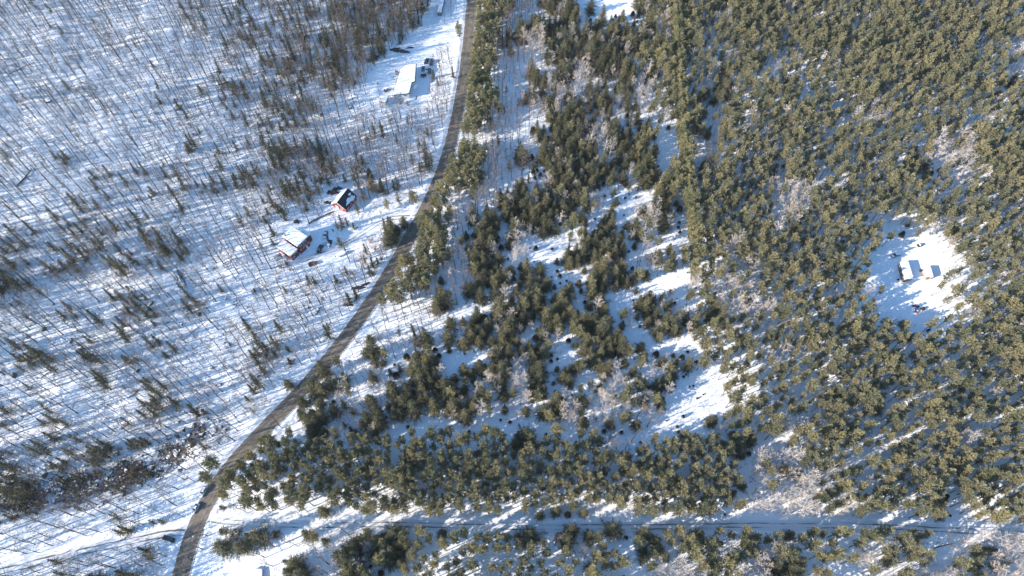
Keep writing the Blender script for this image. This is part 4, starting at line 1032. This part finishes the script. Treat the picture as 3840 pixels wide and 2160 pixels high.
for s_, z_, w_, h_ in ((hw-1.6, 2.1, 1.8, 1.9), (hw+1.5, 2.1, 1.0, 1.1), (hw, 4.6, .9, .9)): window_on(cot, ga, gb, s_, zb+z_, w_, h_, og, glass='trim' if w_ > 1.5 else 'glass', name='door' if w_ > 1.5 else 'window')
sw = nn if side_r else -nn; wa = Vector(xy(Ra))+sw*(hw-.45)+dd_*.45; wb = Vector(xy(Rb))+sw*(hw-.45)-dd_*.45
ow = 1 if Vector((-(wb-wa).y, (wb-wa).x)).dot(sw) > 0 else -1
for s_ in (2.2, 5.0, 8.0): window_on(cot, wa, wb, s_, zb+1.9, 1.0, 1.1, ow)

# long white building with its patio
Z0 = gnd(*xy(pt(1510,300)))
pa = [pt(x, y, 3.7) for x, y in [(1500,258),(1521,243),(1563,241),(1559,309),(1547,313),(1537,354),(1470,357)]]
poly = [xy(p) for p in pa]; zr = Z0+3.6
wh = thing('long_building', 'long low white building with a snow covered flat roof and dark eaves', 'house', (pa[5].x, pa[5].y, Z0-.2)); lo = wh.location
W = MB(); W.prism(local(wh, inset(poly, .7)), -1, zr-.25-lo.z); part('wall', W, M['white'], wh)
r_ = MB(); r_.prism(local(wh, poly), zr-.27-lo.z, zr-lo.z); part('roof', r_, M['darkroof'], wh, .03)
snow_slab(wh, inset(poly, .35), zr+.01, .32)
ip = inset(poly, .7); sa, sb = ip[6], ip[5]; sa, sb = Vector(sa), Vector(sb); cen = sum((Vector(p) for p in ip), Vector((0, 0)))/7
def outw(a, b): d = (b-a).normalized(); n = Vector((-d.y, d.x)); return 1 if n.dot((a+b)/2-cen) > 0 else -1
Lf = (sb-sa).length
for f in (.30, .40, .68, .78): window_on(wh, sa, sb, Lf*f, Z0+1.9, .8, .8, outw(sa, sb), 'trim')
ea, eb = Vector(ip[5]), Vector(ip[4]); Le = (eb-ea).length
for f in (.2, .5, .8): window_on(wh, ea, eb, Le*f, Z0+1.8, 1.1, 1.1, outw(ea, eb), 'trim')
ea, eb = Vector(ip[3]), Vector(ip[2]); Le = (eb-ea).length
for f in (.2, .42, .64, .86): window_on(wh, ea, eb, Le*f, Z0+1.8, 1.2, 1.2, outw(ea, eb), 'trim')
m = MB(); q = pt(1557,330,2.0); m.box((q.x-lo.x, q.y-lo.y, 2.4), (1.5, 3.6, .12), -.3); m.box((q.x-lo.x, q.y-lo.y, 2.55), (1.3, 3.3, .22), -.3); part('awning', m, M['roofsnow'], wh)
m = MB(); q = pt(1501,350,4.5); m.tube([(q.x-lo.x, q.y-lo.y, 3.2), (q.x-lo.x, q.y-lo.y, 5.4)], [.12, .12], 6, cap=True); part('chimney_pipe', m, M['greymetal'], wh)
dk = [pt(x, y) for x, y in [(1577,281),(1570,330),(1562,372),(1545,376),(1545,352),(1552,315),(1562,281)]]
t = thing('patio', 'bare dark brown patio strip along the right side of the long white building', 'patio', tuple(dk[2]))
m = MB(); m.prism([(p.x-dk[2].x, p.y-dk[2].y) for p in dk], -.4, .16); part('slab', m, M['deck'], t)
sh = [pt(x, y, 2.8) for x, y in [(1426,354),(1458,362),(1446,384),(1418,374)]]; zs = gnd(*xy(sh[2]))
t = thing('shed', 'small shed with a snowy roof below the long white building', 'shed', (sh[2].x, sh[2].y, zs-.2)); W = MB(); W.prism(local(t, inset([xy(p) for p in sh], .3)), -.8, 2.5); part('wall', W, M['tan'], t)
r_ = MB(); r_.prism(local(t, [xy(p) for p in sh]), 2.5, 2.68); part('roof', r_, M['wood'], t); snow_slab(t, inset([xy(p) for p in sh], .08), zs-.2+2.69, .35)
# a shipping-type trailer near the top edge
tr = [pt(x, y, 3.0) for x, y in [(1639,45),(1655,45.5),(1668,-8),(1652,-9)]]; zs = gnd(*xy(tr[1]))
t = thing('box_trailer', 'long grey box trailer with a snowy roof at the top edge', 'trailer', (tr[0].x, tr[0].y, zs-.1)); pl = local(t, [xy(p) for p in tr])
W = MB(); W.prism(pl, .3, 3.0); part('body', W, M['greywall'], t, .03); snow_slab(t, inset([xy(p) for p in tr], .05), zs-.1+3.01, .14)
for k in (0, 1, 2, 3):
    m = MB(); cx_, cy_ = pl[k]; ccx = sum(p[0] for p in pl)/4; ccy = sum(p[1] for p in pl)/4; m.box((cx_+(ccx-cx_)*.12, cy_+(ccy-cy_)*.12, .12), (.5, .8, .7)); part('wheel', m, M['tyre'], t)
# right hand yard: mobile home and shed
mh = [pt(x, y, 3.6) for x, y in [(3376,981),(3407.5,980),(3427,1042),(3393,1047)]]; zs = gnd(*xy(mh[2]))
t = thing('mobile_home', 'long white mobile home with a snow covered roof in the right hand yard', 'mobile home', (mh[2].x, mh[2].y, zs-.1)); pl = [xy(p) for p in mh]
W = MB(); W.prism(local(t, inset(pl, .25)), -.5, 3.3); part('wall', W, M['wood'], t)
r_ = MB(); r_.prism(local(t, pl), 3.3, 3.45); part('roof', r_, M['trim'], t); snow_slab(t, inset(pl, .1), zs-.1+3.46, .35)
ip = inset(pl, .25); cen = sum((Vector(p) for p in ip), Vector((0, 0)))/4
for a_, b_ in ((0, 3), (1, 2)):
    a1, b1 = Vector(ip[a_]), Vector(ip[b_])
    for f in (.2, .5, .8): window_on(t, a1, b1, (b1-a1).length*f, zs+1.8, 1.0, .9, outw(a1, b1), 'trim')
mh = [pt(x, y, 3.0) for x, y in [(3464,1000),(3491,1000),(3502,1040),(3472,1037)]]; zs = gnd(*xy(mh[2]))
t = thing('shed', 'square tan shed with thick snow on its roof right of the mobile home', 'shed', (mh[2].x, mh[2].y, zs-.1)); pl = [xy(p) for p in mh]
W = MB(); W.prism(local(t, inset(pl, .3)), -.5, 2.7); part('wall', W, M['tan'], t); r_ = MB(); r_.prism(local(t, pl), 2.7, 2.85); part('roof', r_, M['wood'], t); snow_slab(t, inset(pl, .06), zs-.1+2.86, .4)
ip = inset(pl, .3); a1, b1 = Vector(ip[3]), Vector(ip[2]); cen = sum((Vector(p) for p in ip), Vector((0, 0)))/4
window_on(t, a1, b1, 1.6, zs+1.0, 1.1, 1.9, outw(a1, b1), 'wood', glass='wood', name='door')
# building cut by the bottom edge
mh = [pt(x, y, 1.3) for x, y in [(985,2131),(984,2210),(860,2210),(902,2160),(954,2129)]]; zs = gnd(*xy(mh[0]))
t = thing('low_building', 'flat snowy roof cut off by the bottom edge, lower left', 'building', (mh[0].x, mh[0].y, zs-.1)); pl = [xy(p) for p in mh]
W = MB(); W.prism(local(t, inset(pl, .3)), -.6, .95); part('wall', W, M['tan'], t); r_ = MB(); r_.prism(local(t, pl), .95, 1.08); part('roof', r_, M['trim'], t); snow_slab(t, inset(pl, .15), zs-.1+1.09, .25)
# gazebo beside the house
q = pt(1042,962,2.6); t = thing('gazebo', 'small grey canvas gazebo at the left corner of the red house', 'gazebo', (q.x, q.y, q.z-2.6), .6)
m = MB(); s_ = 2.0; m.add([(-s_,-s_,2.1),(s_,-s_,2.1),(s_,s_,2.1),(-s_,s_,2.1),(0,0,3.1),(-s_,-s_,1.95),(s_,-s_,1.95),(s_,s_,1.95),(-s_,s_,1.95)], [(0,1,4),(1,2,4),(2,3,4),(3,0,4),(5,6,1,0),(6,7,2,1),(7,8,3,2),(8,5,0,3),(8,7,6,5)]); part('canopy', m, M['canvas'], t)
for a_ in (-1, 1):
    for b_ in (-1, 1): m = MB(); m.box((a_*1.85, b_*1.85, .9), (.1, .1, 2.2)); part('post', m, M['wood'], t)
# utility pole
q = pt(1712,38); t = thing('utility_pole', 'thin dark wooden pole standing near the box trailer', 'pole', tuple(q)); m = MB(); m.tube([(0,0,-.5),(0,0,9)], [.16,.11], 8, cap=True); part('post', m, M['wood'], t)
m = MB(); m.box((0, 0, 8.4), (2.0, .12, .14), .4); part('crossarm', m, M['wood'], t)
# parking surface of bare asphalt
cp = [pt(x, y) for x, y in [(1232,853),(1252,862),(1249,890),(1244,922),(1226,902),(1226,878)]]; c0 = cp[3]
t = MB(); t.prism([(p.x, p.y) for p in cp], [gnd(p.x, p.y)-.3 for p in cp], [gnd(p.x, p.y)+.07 for p in cp]); o = link('parking_pad', t.mesh('parking_pad', [M['asphalt']])); tag(o, 'cleared dark asphalt pad by the parked cars', kind='structure')

# ------------------------------------------------------------ vehicles
def car(name, label, cat, rear, front, paint='carblack', L=4.7, Wd=1.9, Ht=1.7, style='suv', snow=0.0, group=None):
    a, b = pt(*rear, .9), pt(*front, .9); c = (a+b)/2; d = Vector((b.x-a.x, b.y-a.y)); rz = math.atan2(d.y, d.x); z = gnd(c.x, c.y)
    rz += 0; nose = gnd(c.x+math.cos(rz)*1.6, c.y+math.sin(rz)*1.6); tail = gnd(c.x-math.cos(rz)*1.6, c.y-math.sin(rz)*1.6)
    t = thing(name, label, cat, (c.x, c.y, max(z, (nose+tail)/2)-.03), rz, group); t.rotation_euler = (0, -math.atan2(nose-tail, 3.2), rz)
    h, w = L/2, Wd/2; belt = Ht*.56
    st = [(-h, .45, belt*.96), (-h+.12, .3, belt), (h-1.35, .28, belt*.98), (h-.25, .28, belt*.84), (h, .42, belt*.66)]
    m = MB(); vs = []
    for x, z0, z1 in st:
        k = .9 if abs(x) > h-.05 else 1
        for y, z_ in ((-w*k, z0), (-w*k, z1*.8), (-w*k*.93, z1), (w*k*.93, z1), (w*k, z1*.8), (w*k, z0)): vs.append((x, y, z_))
    n = 6; fs = [(i*n+k, i*n+(k+1) % n, (i+1)*n+(k+1) % n, (i+1)*n+k) for i in range(len(st)-1) for k in range(n)]+[tuple(range(n))[::-1], tuple(range((len(st)-1)*n, len(st)*n))]
    m.add(vs, fs); body = part('body', m, M[paint], t, .03)
    if style == 'suv': x0, x1, x2, x3 = -h+.15, -h+.55, h-2.15, h-1.3
    elif style == 'pickup': x0, x1, x2, x3 = -h+2.0, -h+2.25, h-2.05, h-1.3
    else: x0, x1, x2, x3 = -h+.55, -h+1.25, h-2.3, h-1.45
    yb, yt = w*.92, w*.76
    V = [(x0, -yb, belt*.97), (x3, -yb, belt*.97), (x3, yb, belt*.97), (x0, yb, belt*.97), (x1, -yt, Ht), (x2, -yt, Ht), (x2, yt, Ht), (x1, yt, Ht)]
    m = MB(); m.add(V, [(4, 5, 6, 7), (0, 1, 5, 4), (1, 2, 6, 5), (2, 3, 7, 6), (3, 0, 4, 7)]); part('cabin', m, M[paint], t, .04)
    def quad(nm, ids, k=.84, off=.02):
        p = [Vector(V[i]) for i in ids]; cc = sum(p, Vector())/4; nrm = (p[1]-p[0]).cross(p[3]-p[0]).normalized(); nrm = nrm if nrm.dot(cc-Vector((0, 0, belt))) > 0 else -nrm
        q = [cc+(v-cc)*k+nrm*off for v in p]; g = MB(); g.add(q+[v+nrm*.02 for v in q], [(4, 5, 6, 7), (0, 1, 5, 4), (1, 2, 6, 5), (2, 3, 7, 6), (3, 0, 4, 7)]); part(nm, g, M['glass'], t)
    quad('windshield', (1, 2, 6, 5)); quad('rear_window', (3, 0, 4, 7)); quad('side_window', (0, 1, 5, 4), .8); quad('side_window', (2, 3, 7, 6), .8)
    if style == 'pickup': m = MB(); m.box((-h+1.05, 0, belt+.012), (1.75, Wd*.8, .03)); part('cargo_bed', m, M['black'], t)
    for x in (-h+.85, h-.85):
        for y in (-w+.1, w-.1):
            m = MB(); k = 12; m.add([(x+.34*math.cos(2*math.pi*i/k), y+s_, .34+.34*math.sin(2*math.pi*i/k)) for s_ in (-.12, .12) for i in range(k)], [tuple(range(k)), tuple(range(k, 2*k))[::-1]]+[(i, (i+1) % k, k+(i+1) % k, k+i)[::-1] for i in range(k)]); part('wheel', m, M['tyre'], t)
    for y in (-w*.68, w*.68):
        m = MB(); m.box((h-.03, y, belt*.68), (.1, .36, .16)); part('headlight', m, M['lamp'], t)
        m = MB(); m.box((-h+.03, y*1.1, belt*.8), (.1, .22, .24)); part('taillight', m, M['taillamp'], t)
    if style != 'pickup' and not snow:
        for y in (-yt*.8, yt*.8): m = MB(); m.box(((x1+x2)/2, y, Ht+.05), (x2-x1-.3, .05, .05)); part('roof_rail', m, M['black'], t)
    if snow:
        m = MB(); m.box(((x1+x2)/2, 0, Ht+.06), (x2-x1+.1, yt*2, .16), 0, 0, .9); m.box(((x3+h)/2, 0, belt*.93), (h-x3-.15, Wd*.85, .14), 0, 0, .9)
        if style == 'pickup': m.box((-h+1.05, 0, belt+.12), (1.8, Wd*.82, .24), 0, 0, .9)
        part('snow_cover', m, M['roofsnow'], t, .05)
    return t
car('parked_car', 'white sedan parked on the left road edge, lower of two white cars', 'car', (741,1889), (719,1924), 'carwhite', 4.7, 1.9, 1.55, 'sedan')
car('parked_car', 'white car half hidden under the roadside pines, upper of two white cars', 'car', (771,1824), (750,1861), 'carwhite', 4.8, 1.95, 1.7, 'suv')
car('pickup_truck', 'dark pickup truck parked on the lane mouth at the lower left junction', 'pickup truck', (614,2014), (651,2027), 'carblack', 5.4, 1.95, 1.8, 'pickup')
car('parked_car', 'grey car with snow on its roof, uppermost beside the red house', 'car', (1224,866), (1215,893), 'cargrey', 4.6, 1.85, 1.55, 'sedan', 1)
car('parked_car', 'white estate car parked across, between the grey and the black cars', 'car', (1238,924), (1212,906), 'carwhite', 4.9, 1.9, 1.65, 'suv')
car('parked_van', 'black van close to the red house, left of the white estate car', 'van', (1207,918), (1191,948), 'carblack', 5.1, 2.0, 1.9, 'suv')
car('parked_car', 'black wagon alone on the bright ploughed snow below the red house', 'car', (1156,993), (1189,982), 'carblack', 4.9, 1.95, 1.75, 'suv')
car('pickup_truck', 'black pickup, upper left of the cars beside the long building', 'pickup truck', (1604,216), (1593,240), 'carblack', 5.3, 2.0, 1.8, 'pickup')
car('parked_car', 'black wagon, upper right of the cars beside the long building', 'car', (1622,218), (1613,246), 'carblack', 4.9, 2.0, 1.8, 'suv')
car('parked_car', 'small dark car, lower left of the cars beside the long building', 'car', (1588,246), (1584,267), 'cargrey', 4.3, 1.8, 1.5, 'sedan')
car('parked_car', 'snow buried car between two dark ones beside the long building', 'car', (1602,249), (1598,272), 'carwhite', 4.4, 1.8, 1.5, 'sedan', 1)
car('parked_car', 'black car, lower right of the cars beside the long building', 'car', (1613,254), (1610,279), 'carblack', 4.8, 1.9, 1.65, 'suv')
car('parked_car', 'snow covered car left of the long white building', 'car', (1438,341), (1462,329), 'cargrey', 4.5, 1.8, 1.5, 'sedan', 1)
car('pickup_truck', 'snow covered pickup in the right hand yard above the mobile home', 'pickup truck', (3378,949), (3342,961), 'cargrey', 5.2, 1.95, 1.8, 'pickup', 1)
a, b = pt(1262,960,.6), pt(1300,945,.6); c = (a+b)/2; rz = math.atan2(b.y-a.y, b.x-a.x); t = thing('boat_trailer', 'snow buried boat on a trailer on the bright ploughed snow', 'boat trailer', (c.x, c.y, gnd(c.x, c.y)), rz)
m = MB(); st = [(-3.2, .9, .5), (-2.5, 1.1, .45), (1.0, 1.1, .45), (2.4, .7, .55), (3.3, .05, .8)]; vs = []
for x, w_, z0 in st: vs += [(x, 0, z0), (x, -w_, .95), (x, -w_*.9, 1.15), (x, 0, 1.45), (x, w_*.9, 1.15), (x, w_, .95)]
m.add(vs, [(i*6+k, i*6+(k+1) % 6, (i+1)*6+(k+1) % 6, (i+1)*6+k) for i in range(4) for k in range(6)]+[(5,4,3,2,1,0), (24,25,26,27,28,29)]); part('hull', m, M['roofsnow'], t, .05)
m = MB(); m.box((.2, 0, .38), (6.6, .12, .12)); m.box((3.7, 0, .42), (1.0, .3, .3)); part('trailer_frame', m, M['black'], t)
for y in (-1, 1): m = MB(); m.box((-.8, y*1.05, .33), (.66, .2, .66)); part('wheel', m, M['tyre'], t, .1)
m = MB(); m.box((-3.45, 0, .95), (.5, .45, .9)); part('outboard_motor', m, M['black'], t, .05)
q = pt(1588,283,.6); t = thing('flat_trailer', 'dark flat utility trailer below the parked cars at the long building', 'trailer', (q.x, q.y, q.z-.6), .15); m = MB(); m.box((0, 0, .55), (3.4, 2.2, .12)); part('deck', m, M['black'], t)
m = MB()
for x, y, a_, b_ in ((0, 1.1, 3.4, .06), (0, -1.1, 3.4, .06), (-1.7, 0, .06, 2.2), (1.7, 0, .06, 2.2)): m.box((x, y, .8), (a_, b_, .4))
part('side_rail', m, M['greymetal'], t)
for y in (-1.2, 1.2): m = MB(); m.box((0, y, .3), (.6, .2, .6)); part('wheel', m, M['tyre'], t, .1)
# yard clutter
def lumpbox(name, label, cat, px, py, d, mt, rz=0.0, snow=True, extra=None):
    q = pt(px, py, d[2]/2); t = thing(name, label, cat, (q.x, q.y, q.z-d[2]/2), rz); m = MB(); m.box((0, 0, d[2]/2-.05), d, 0, 0, .88); part('body', m, M[mt], t, min(d)*.12)
    if snow: m = MB(); m.box((d[0]*.1, 0, d[2]+.02), (d[0]*.6, d[1]*.8, .16), 0, 0, .8); part('snow_cover', m, M['roofsnow'], t, .04)
    if extra: extra(t, d)
    return t
def wheels(t, d):
    for x in (-d[0]*.36, d[0]*.36):
        for y in (-d[1]*.5, d[1]*.5): m = MB(); m.box((x, y, .28), (.56, .24, .56)); part('wheel', m, M['tyre'], t, .09)
    m = MB(); m.box((d[0]*.1, 0, d[2]+.15), (.1, d[1]*.8, .3)); part('handlebar', m, M['black'], t)
lumpbox('quad_bike', 'red quad bike between dark bins at the foot of the right hand yard', 'quad bike', 3438,1165, (2.4, 1.3, 1.0), 'brickred', 1.2, True, wheels)
lumpbox('bin', 'round black bin touching the red quad bike', 'bin', 3442,1150, (1.1, 1.1, 1.3), 'black', .4, False)
lumpbox('storage_box', 'long dark red box left of the black bin, foot of the right hand yard', 'box', 3428,1146, (2.0, .9, .8), 'brickred', .1, False)
lumpbox('covered_mower', 'black covered mower right of the red quad bike', 'mower', 3462,1157, (1.9, 1.5, 1.2), 'black', .4, False, wheels)
lumpbox('covered_heap', 'dark object with a snow cap, upper middle of the right hand yard', 'garden equipment', 3449,919, (2.4, 1.6, 1.1), 'black', .3, True, wheels)
lumpbox('barrel', 'small dark barrel left of the lower end of the mobile home', 'barrel', 3369,1048, (.8, .8, 1.0), 'black', 0, False)
lumpbox('bin', 'black bin between mobile home and square shed', 'bin', 3455,1014, (1.2, 1.0, 1.3), 'black', 0, False)
lumpbox('heater', 'dark heap box against the left wall of the long white building', 'box', 1487,272, (2.2, 2.6, 1.8), 'greymetal', .2, False)
lumpbox('mailbox_stand', 'small dark box at the right end of the snow buried boat', 'box', 1294,936, (.7, .7, 1.1), 'black', .3, False)
# logs, fallen trees, stumps
def log(name, label, pts, r, m='bark', cat='log', snow=True, stubs=6):
    P_ = [pt(x, y, r*.8) for x, y in pts]; o = P_[0]; t = thing(name, label, cat, tuple(o)); loc = [p-o for p in P_]; mb = MB(); n = len(loc); mb.tube(loc, [r*(1-.6*i/(n-1)) for i in range(n)], 7, cap=True); part('trunk', mb, M[m], t)
    mb = MB(); 
    for k in range(stubs):
        u = R.uniform(.3, 1); i = min(n-2, int(u*(n-1))); p = loc[i]+(loc[i+1]-loc[i])*(u*(n-1)-i); d = (loc[-1]-loc[0]).normalized()+Vector((R.uniform(-1, 1), R.uniform(-1, 1), R.uniform(0, .6))); mb.tube([p, p+d*R.uniform(.8, 2.4)], [r*.3, r*.06], 4)
    if stubs: part('branch', mb, M[m], t)
    if snow: mb = MB(); mb.tube([p+Vector((0, 0, r*.75)) for p in loc], [r*.55*(1-.6*i/(n-1)) for i in range(n)], 5); part('snow_cover', mb, M['roofsnow'], t)
log('fallen_tree', 'fallen grey trunk with snow on it, left of two on the lower slope', [(650,1018),(668,1035),(680,1060),(692,1082),(700,1120)], .42, 'pale', 'fallen tree', True, 14)
log('fallen_tree', 'fallen dark trunk with broken limbs beside the grey one', [(664,1014),(676,1030),(690,1052),(696,1068)], .34, 'bark', 'fallen tree', False, 16)
log('log', 'long log lying level below the snow glade on the left slope', [(696,1179),(740,1165),(786,1150)], .22)
log('log', 'long thin log slanting up right below the level log', [(681,1278),(725,1240),(772,1205)], .2)
log('log', 'dark broken trunk lying low left on the upper slope', [(30,278),(75,258),(118,238)], .3)
log('log', 'thick brown rotten trunk near the left edge of the upper slope', [(60,700),(95,665),(120,630)], .45, 'bark', 'log', False, 3)
log('log', 'short dark log low on the bank above the ravine', [(152,1420),(178,1398)], .25)
log('log', 'dark leaning log left of the road above the ravine', [(480,1492),(505,1475),(520,1460)], .25)
for k in range(7):
    a_ = k*.9; px, py = 890+(14 if k else 0)*math.cos(a_), 1137+(10 if k else 0)*math.sin(a_); q = pt(px, py); t = thing('stump', 'dark stump in the small ring on the snow glade', 'stump', tuple(q), group='ring of dark stumps on the snow glade'); m = MB(); m.tube([(0, 0, -.2), (0, 0, .35)], [.34, .28], 8, cap=True); part('wood', m, M['black'], t)
# rocks
def rock_mesh(seed, flat=.5, n=2, rough=.45):
    bm = __import__('bmesh').new(); __import__('bmesh').ops.create_icosphere(bm, subdivisions=n, radius=1); rr = random.Random(seed); dirs = [Vector((rr.gauss(0, 1), rr.gauss(0, 1), rr.gauss(0, 1))).normalized() for _ in range(9)]; cuts = [rr.uniform(.45, .85) for _ in dirs]
    for v in bm.verts:
        p = v.co.copy()
        for d, c in zip(dirs, cuts):
            e = p.dot(d)-c
            if e > 0: p -= d*e*.9
        p *= 1+rr.uniform(-rough, rough)*.12; p.z *= flat; v.co = p
    me_ = bpy.data.meshes.new('rock'); bm.to_mesh(me_); bm.free(); me_.materials.append(M['rock']); return me_
rocks = [rock_mesh(k, .45+.1*(k % 4), 3 if k < 4 else 2) for k in range(8)]
crags = []
for k in range(5):
    rr = random.Random(50+k); n = 26; mb = MB(); ring = [(1+.35*math.sin(2*t_+k)+.25*math.sin(5*t_+2*k)+rr.uniform(-.18, .18)) for t_ in [i/n*6.283 for i in range(n)]]
    vs = []
    for f, z_ in ((1.0, -.8), (.96, .25), (.72, .55), (.38, .8)):
        for i in range(n): t_ = i/n*6.283; vs.append((ring[i]*f*math.cos(t_)*.75, ring[i]*f*math.sin(t_)*.75, z_+rr.uniform(-.14, .14)))
    vs.append((0, 0, .8)); mb.add(vs, [(j*n+i, j*n+(i+1) % n, (j+1)*n+(i+1) % n, (j+1)*n+i) for j in range(3) for i in range(n)]+[(3*n+i, 3*n+(i+1) % n, 4*n) for i in range(n)])
    crags.append(mb.mesh('crag', [M['barerock']]))
OUT = [(1478,186,4.4,1.6,.9,'jagged dark rock outcrop above the long white building, its left part'), (1500,192,4.2,2.2,.9,'jagged dark rock outcrop above the long white building, its middle'), (1517,196,3.0,1.8,.6,'right tip of the dark outcrop above the long white building'),
 (1534,180,3.4,.9,.5,'flat thin rock ledge right of the dark outcrop'), (1404,216,3.6,2.6,1.1,'rounded mossy outcrop left of the dark jagged one'), (1384,226,2.6,2.0,.9,'low outcrop left of the rounded mossy one'),
 (1244,722,4.0,2.8,.7,'broad bare rock left of the black roofed cottage'), (1262,708,2.8,2.0,.6,'bare rock touching the upper left corner of the black roofed cottage'), (1228,760,3.2,1.5,.5,'long flat rock just below the broad bare rock by the cottage'),
 (1110,830,3.0,1.4,.5,'dark rock behind the upper corner of the red house'), (1340,1080,4.2,1.4,.7,'dark ledge on the left bank of the road below the driveway'), (1372,1066,3.0,1.2,.7,'upper end of the dark roadside ledge'), (1305,1145,2.6,1.2,.6,'dark ledge lower down the road bank'),
 (175,378,2.8,1.6,1.3,'snow capped boulder standing alone on the upper left slope'), (588,424,1.6,1.1,.9,'smaller snow capped boulder right on the upper left slope'), (728,506,1.8,1.2,1.0,'snow capped boulder near the compact black green spruce'), (527,1243,1.8,1.3,1.1,'grey boulder beside a dark fir on the left slope')]
for k, (px, py, a_, b_, c_, lab) in enumerate(OUT):
    q = pt(px, py); o = link('rock', crags[k % 5] if 'boulder' not in lab else rocks[k % 8], None, (q.x, q.y, q.z-.05*c_), R.uniform(-.1, .5)); o.scale = (a_, b_, c_*1.3); tag(o, lab, 'rock')
rl_ = resample(RAVINE, .5); nb = 0; bouls = []
for k in range(420):
    i = R.randrange(len(rl_)); x, y = rl_[i][0]+R.gauss(0, 6), rl_[i][1]+R.gauss(0, 4); px, py = to_px(x, y, gnd(x, y))
    if not (8 < px < 860 and 1500 < py < 1960) or seg_dist(np.array([x]), np.array([y]), LANE_W)[0] < 5 or left_of_road(x, y) < 9: continue
    if any((x-u)**2+(y-v)**2 < 1.6 for u, v in bouls): continue
    bouls.append((x, y))
    if len(bouls) > 210: break
def scatter(n, x0, x1, y0, y1):
    for _ in range(n):
        q = pt(R.uniform(x0, x1), R.uniform(y0, y1))
        if left_of_road(q.x, q.y) > 10: bouls.append((q.x, q.y))
scatter(26, 950, 1480, 250, 480); scatter(26, 560, 1000, 1000, 1500); scatter(16, 0, 560, 1000, 1450); scatter(10, 1150, 1320, 1050, 1180)
bl = []
for (x, y) in bouls:
    q = (x, y, gnd(x, y)); s_ = R.choice([.5, .7, .9, 1.2, 1.6]); o = link('boulder', rocks[4+R.randrange(4)], None, (x, y, q[2]+.05), R.uniform(0, 6.28)); o.scale = (s_*1.1, s_*.9, s_*R.uniform(.9, 1.4)); o['category'] = 'boulder'; bl.append((o, to_px(*q), s_))
reg_b = {}
for o, p, s_ in bl:
    rg = 'in the rocky ravine, left end' if p[0] < 260 and p[1] > 1500 else 'in the rocky ravine, middle' if p[0] < 520 and p[1] > 1500 else 'in the rocky ravine, right end' if p[1] > 1500 else 'above the red buildings' if p[1] < 600 else 'on the left bank below the red buildings' if p[0] > 1000 else 'on the lower left slope'
    reg_b.setdefault(rg, []).append((o, p)); o['group'] = 'snow capped boulders %s' % rg
for rg, lst in reg_b.items():
    nb = 1 if len(lst) <= 7 else 2 if len(lst) <= 16 else 3 if len(lst) <= 36 else 5; lst.sort(key=lambda q: q[1][1]); per = math.ceil(len(lst)/nb)
    for bi in range(nb):
        sub = sorted(lst[bi*per:(bi+1)*per], key=lambda q: q[1][0])
        for k, (o, _) in enumerate(sub):
            side, od = ('left', k) if k < (len(sub)+1)//2 else ('right', len(sub)-1-k)
            where = ('leftmost' if side == 'left' else 'rightmost') if od == 0 else '%s from %s' % (ORD[min(od, 19)], side)
            o['label'] = 'snowy boulder %s%s, %s' % (rg, ', '+BANDS[nb][bi] if BANDS[nb][bi] else '', where)
# ------------------------------------------------------------ thin winter haze: a closed box of even pale air round the camera and the whole scene
hz = MB(); hz.box((0, 150, 145), (5600, 5700, 322)); hm = bpy.data.materials.new('haze'); hm.use_nodes = True; hn = hm.node_tree; hn.nodes.clear()
ho = hn.nodes.new('ShaderNodeOutputMaterial'); hv = hn.nodes.new('ShaderNodeVolumePrincipled'); hv.inputs['Color'].default_value = (.93, .95, 1, 1); hv.inputs['Density'].default_value = .00004; hv.inputs['Anisotropy'].default_value = .2
hn.links.new(hv.outputs[0], ho.inputs['Volume']); tag(link('haze', hz.mesh('haze', [hm])), 'thin pale winter haze over the woods', kind='stuff')
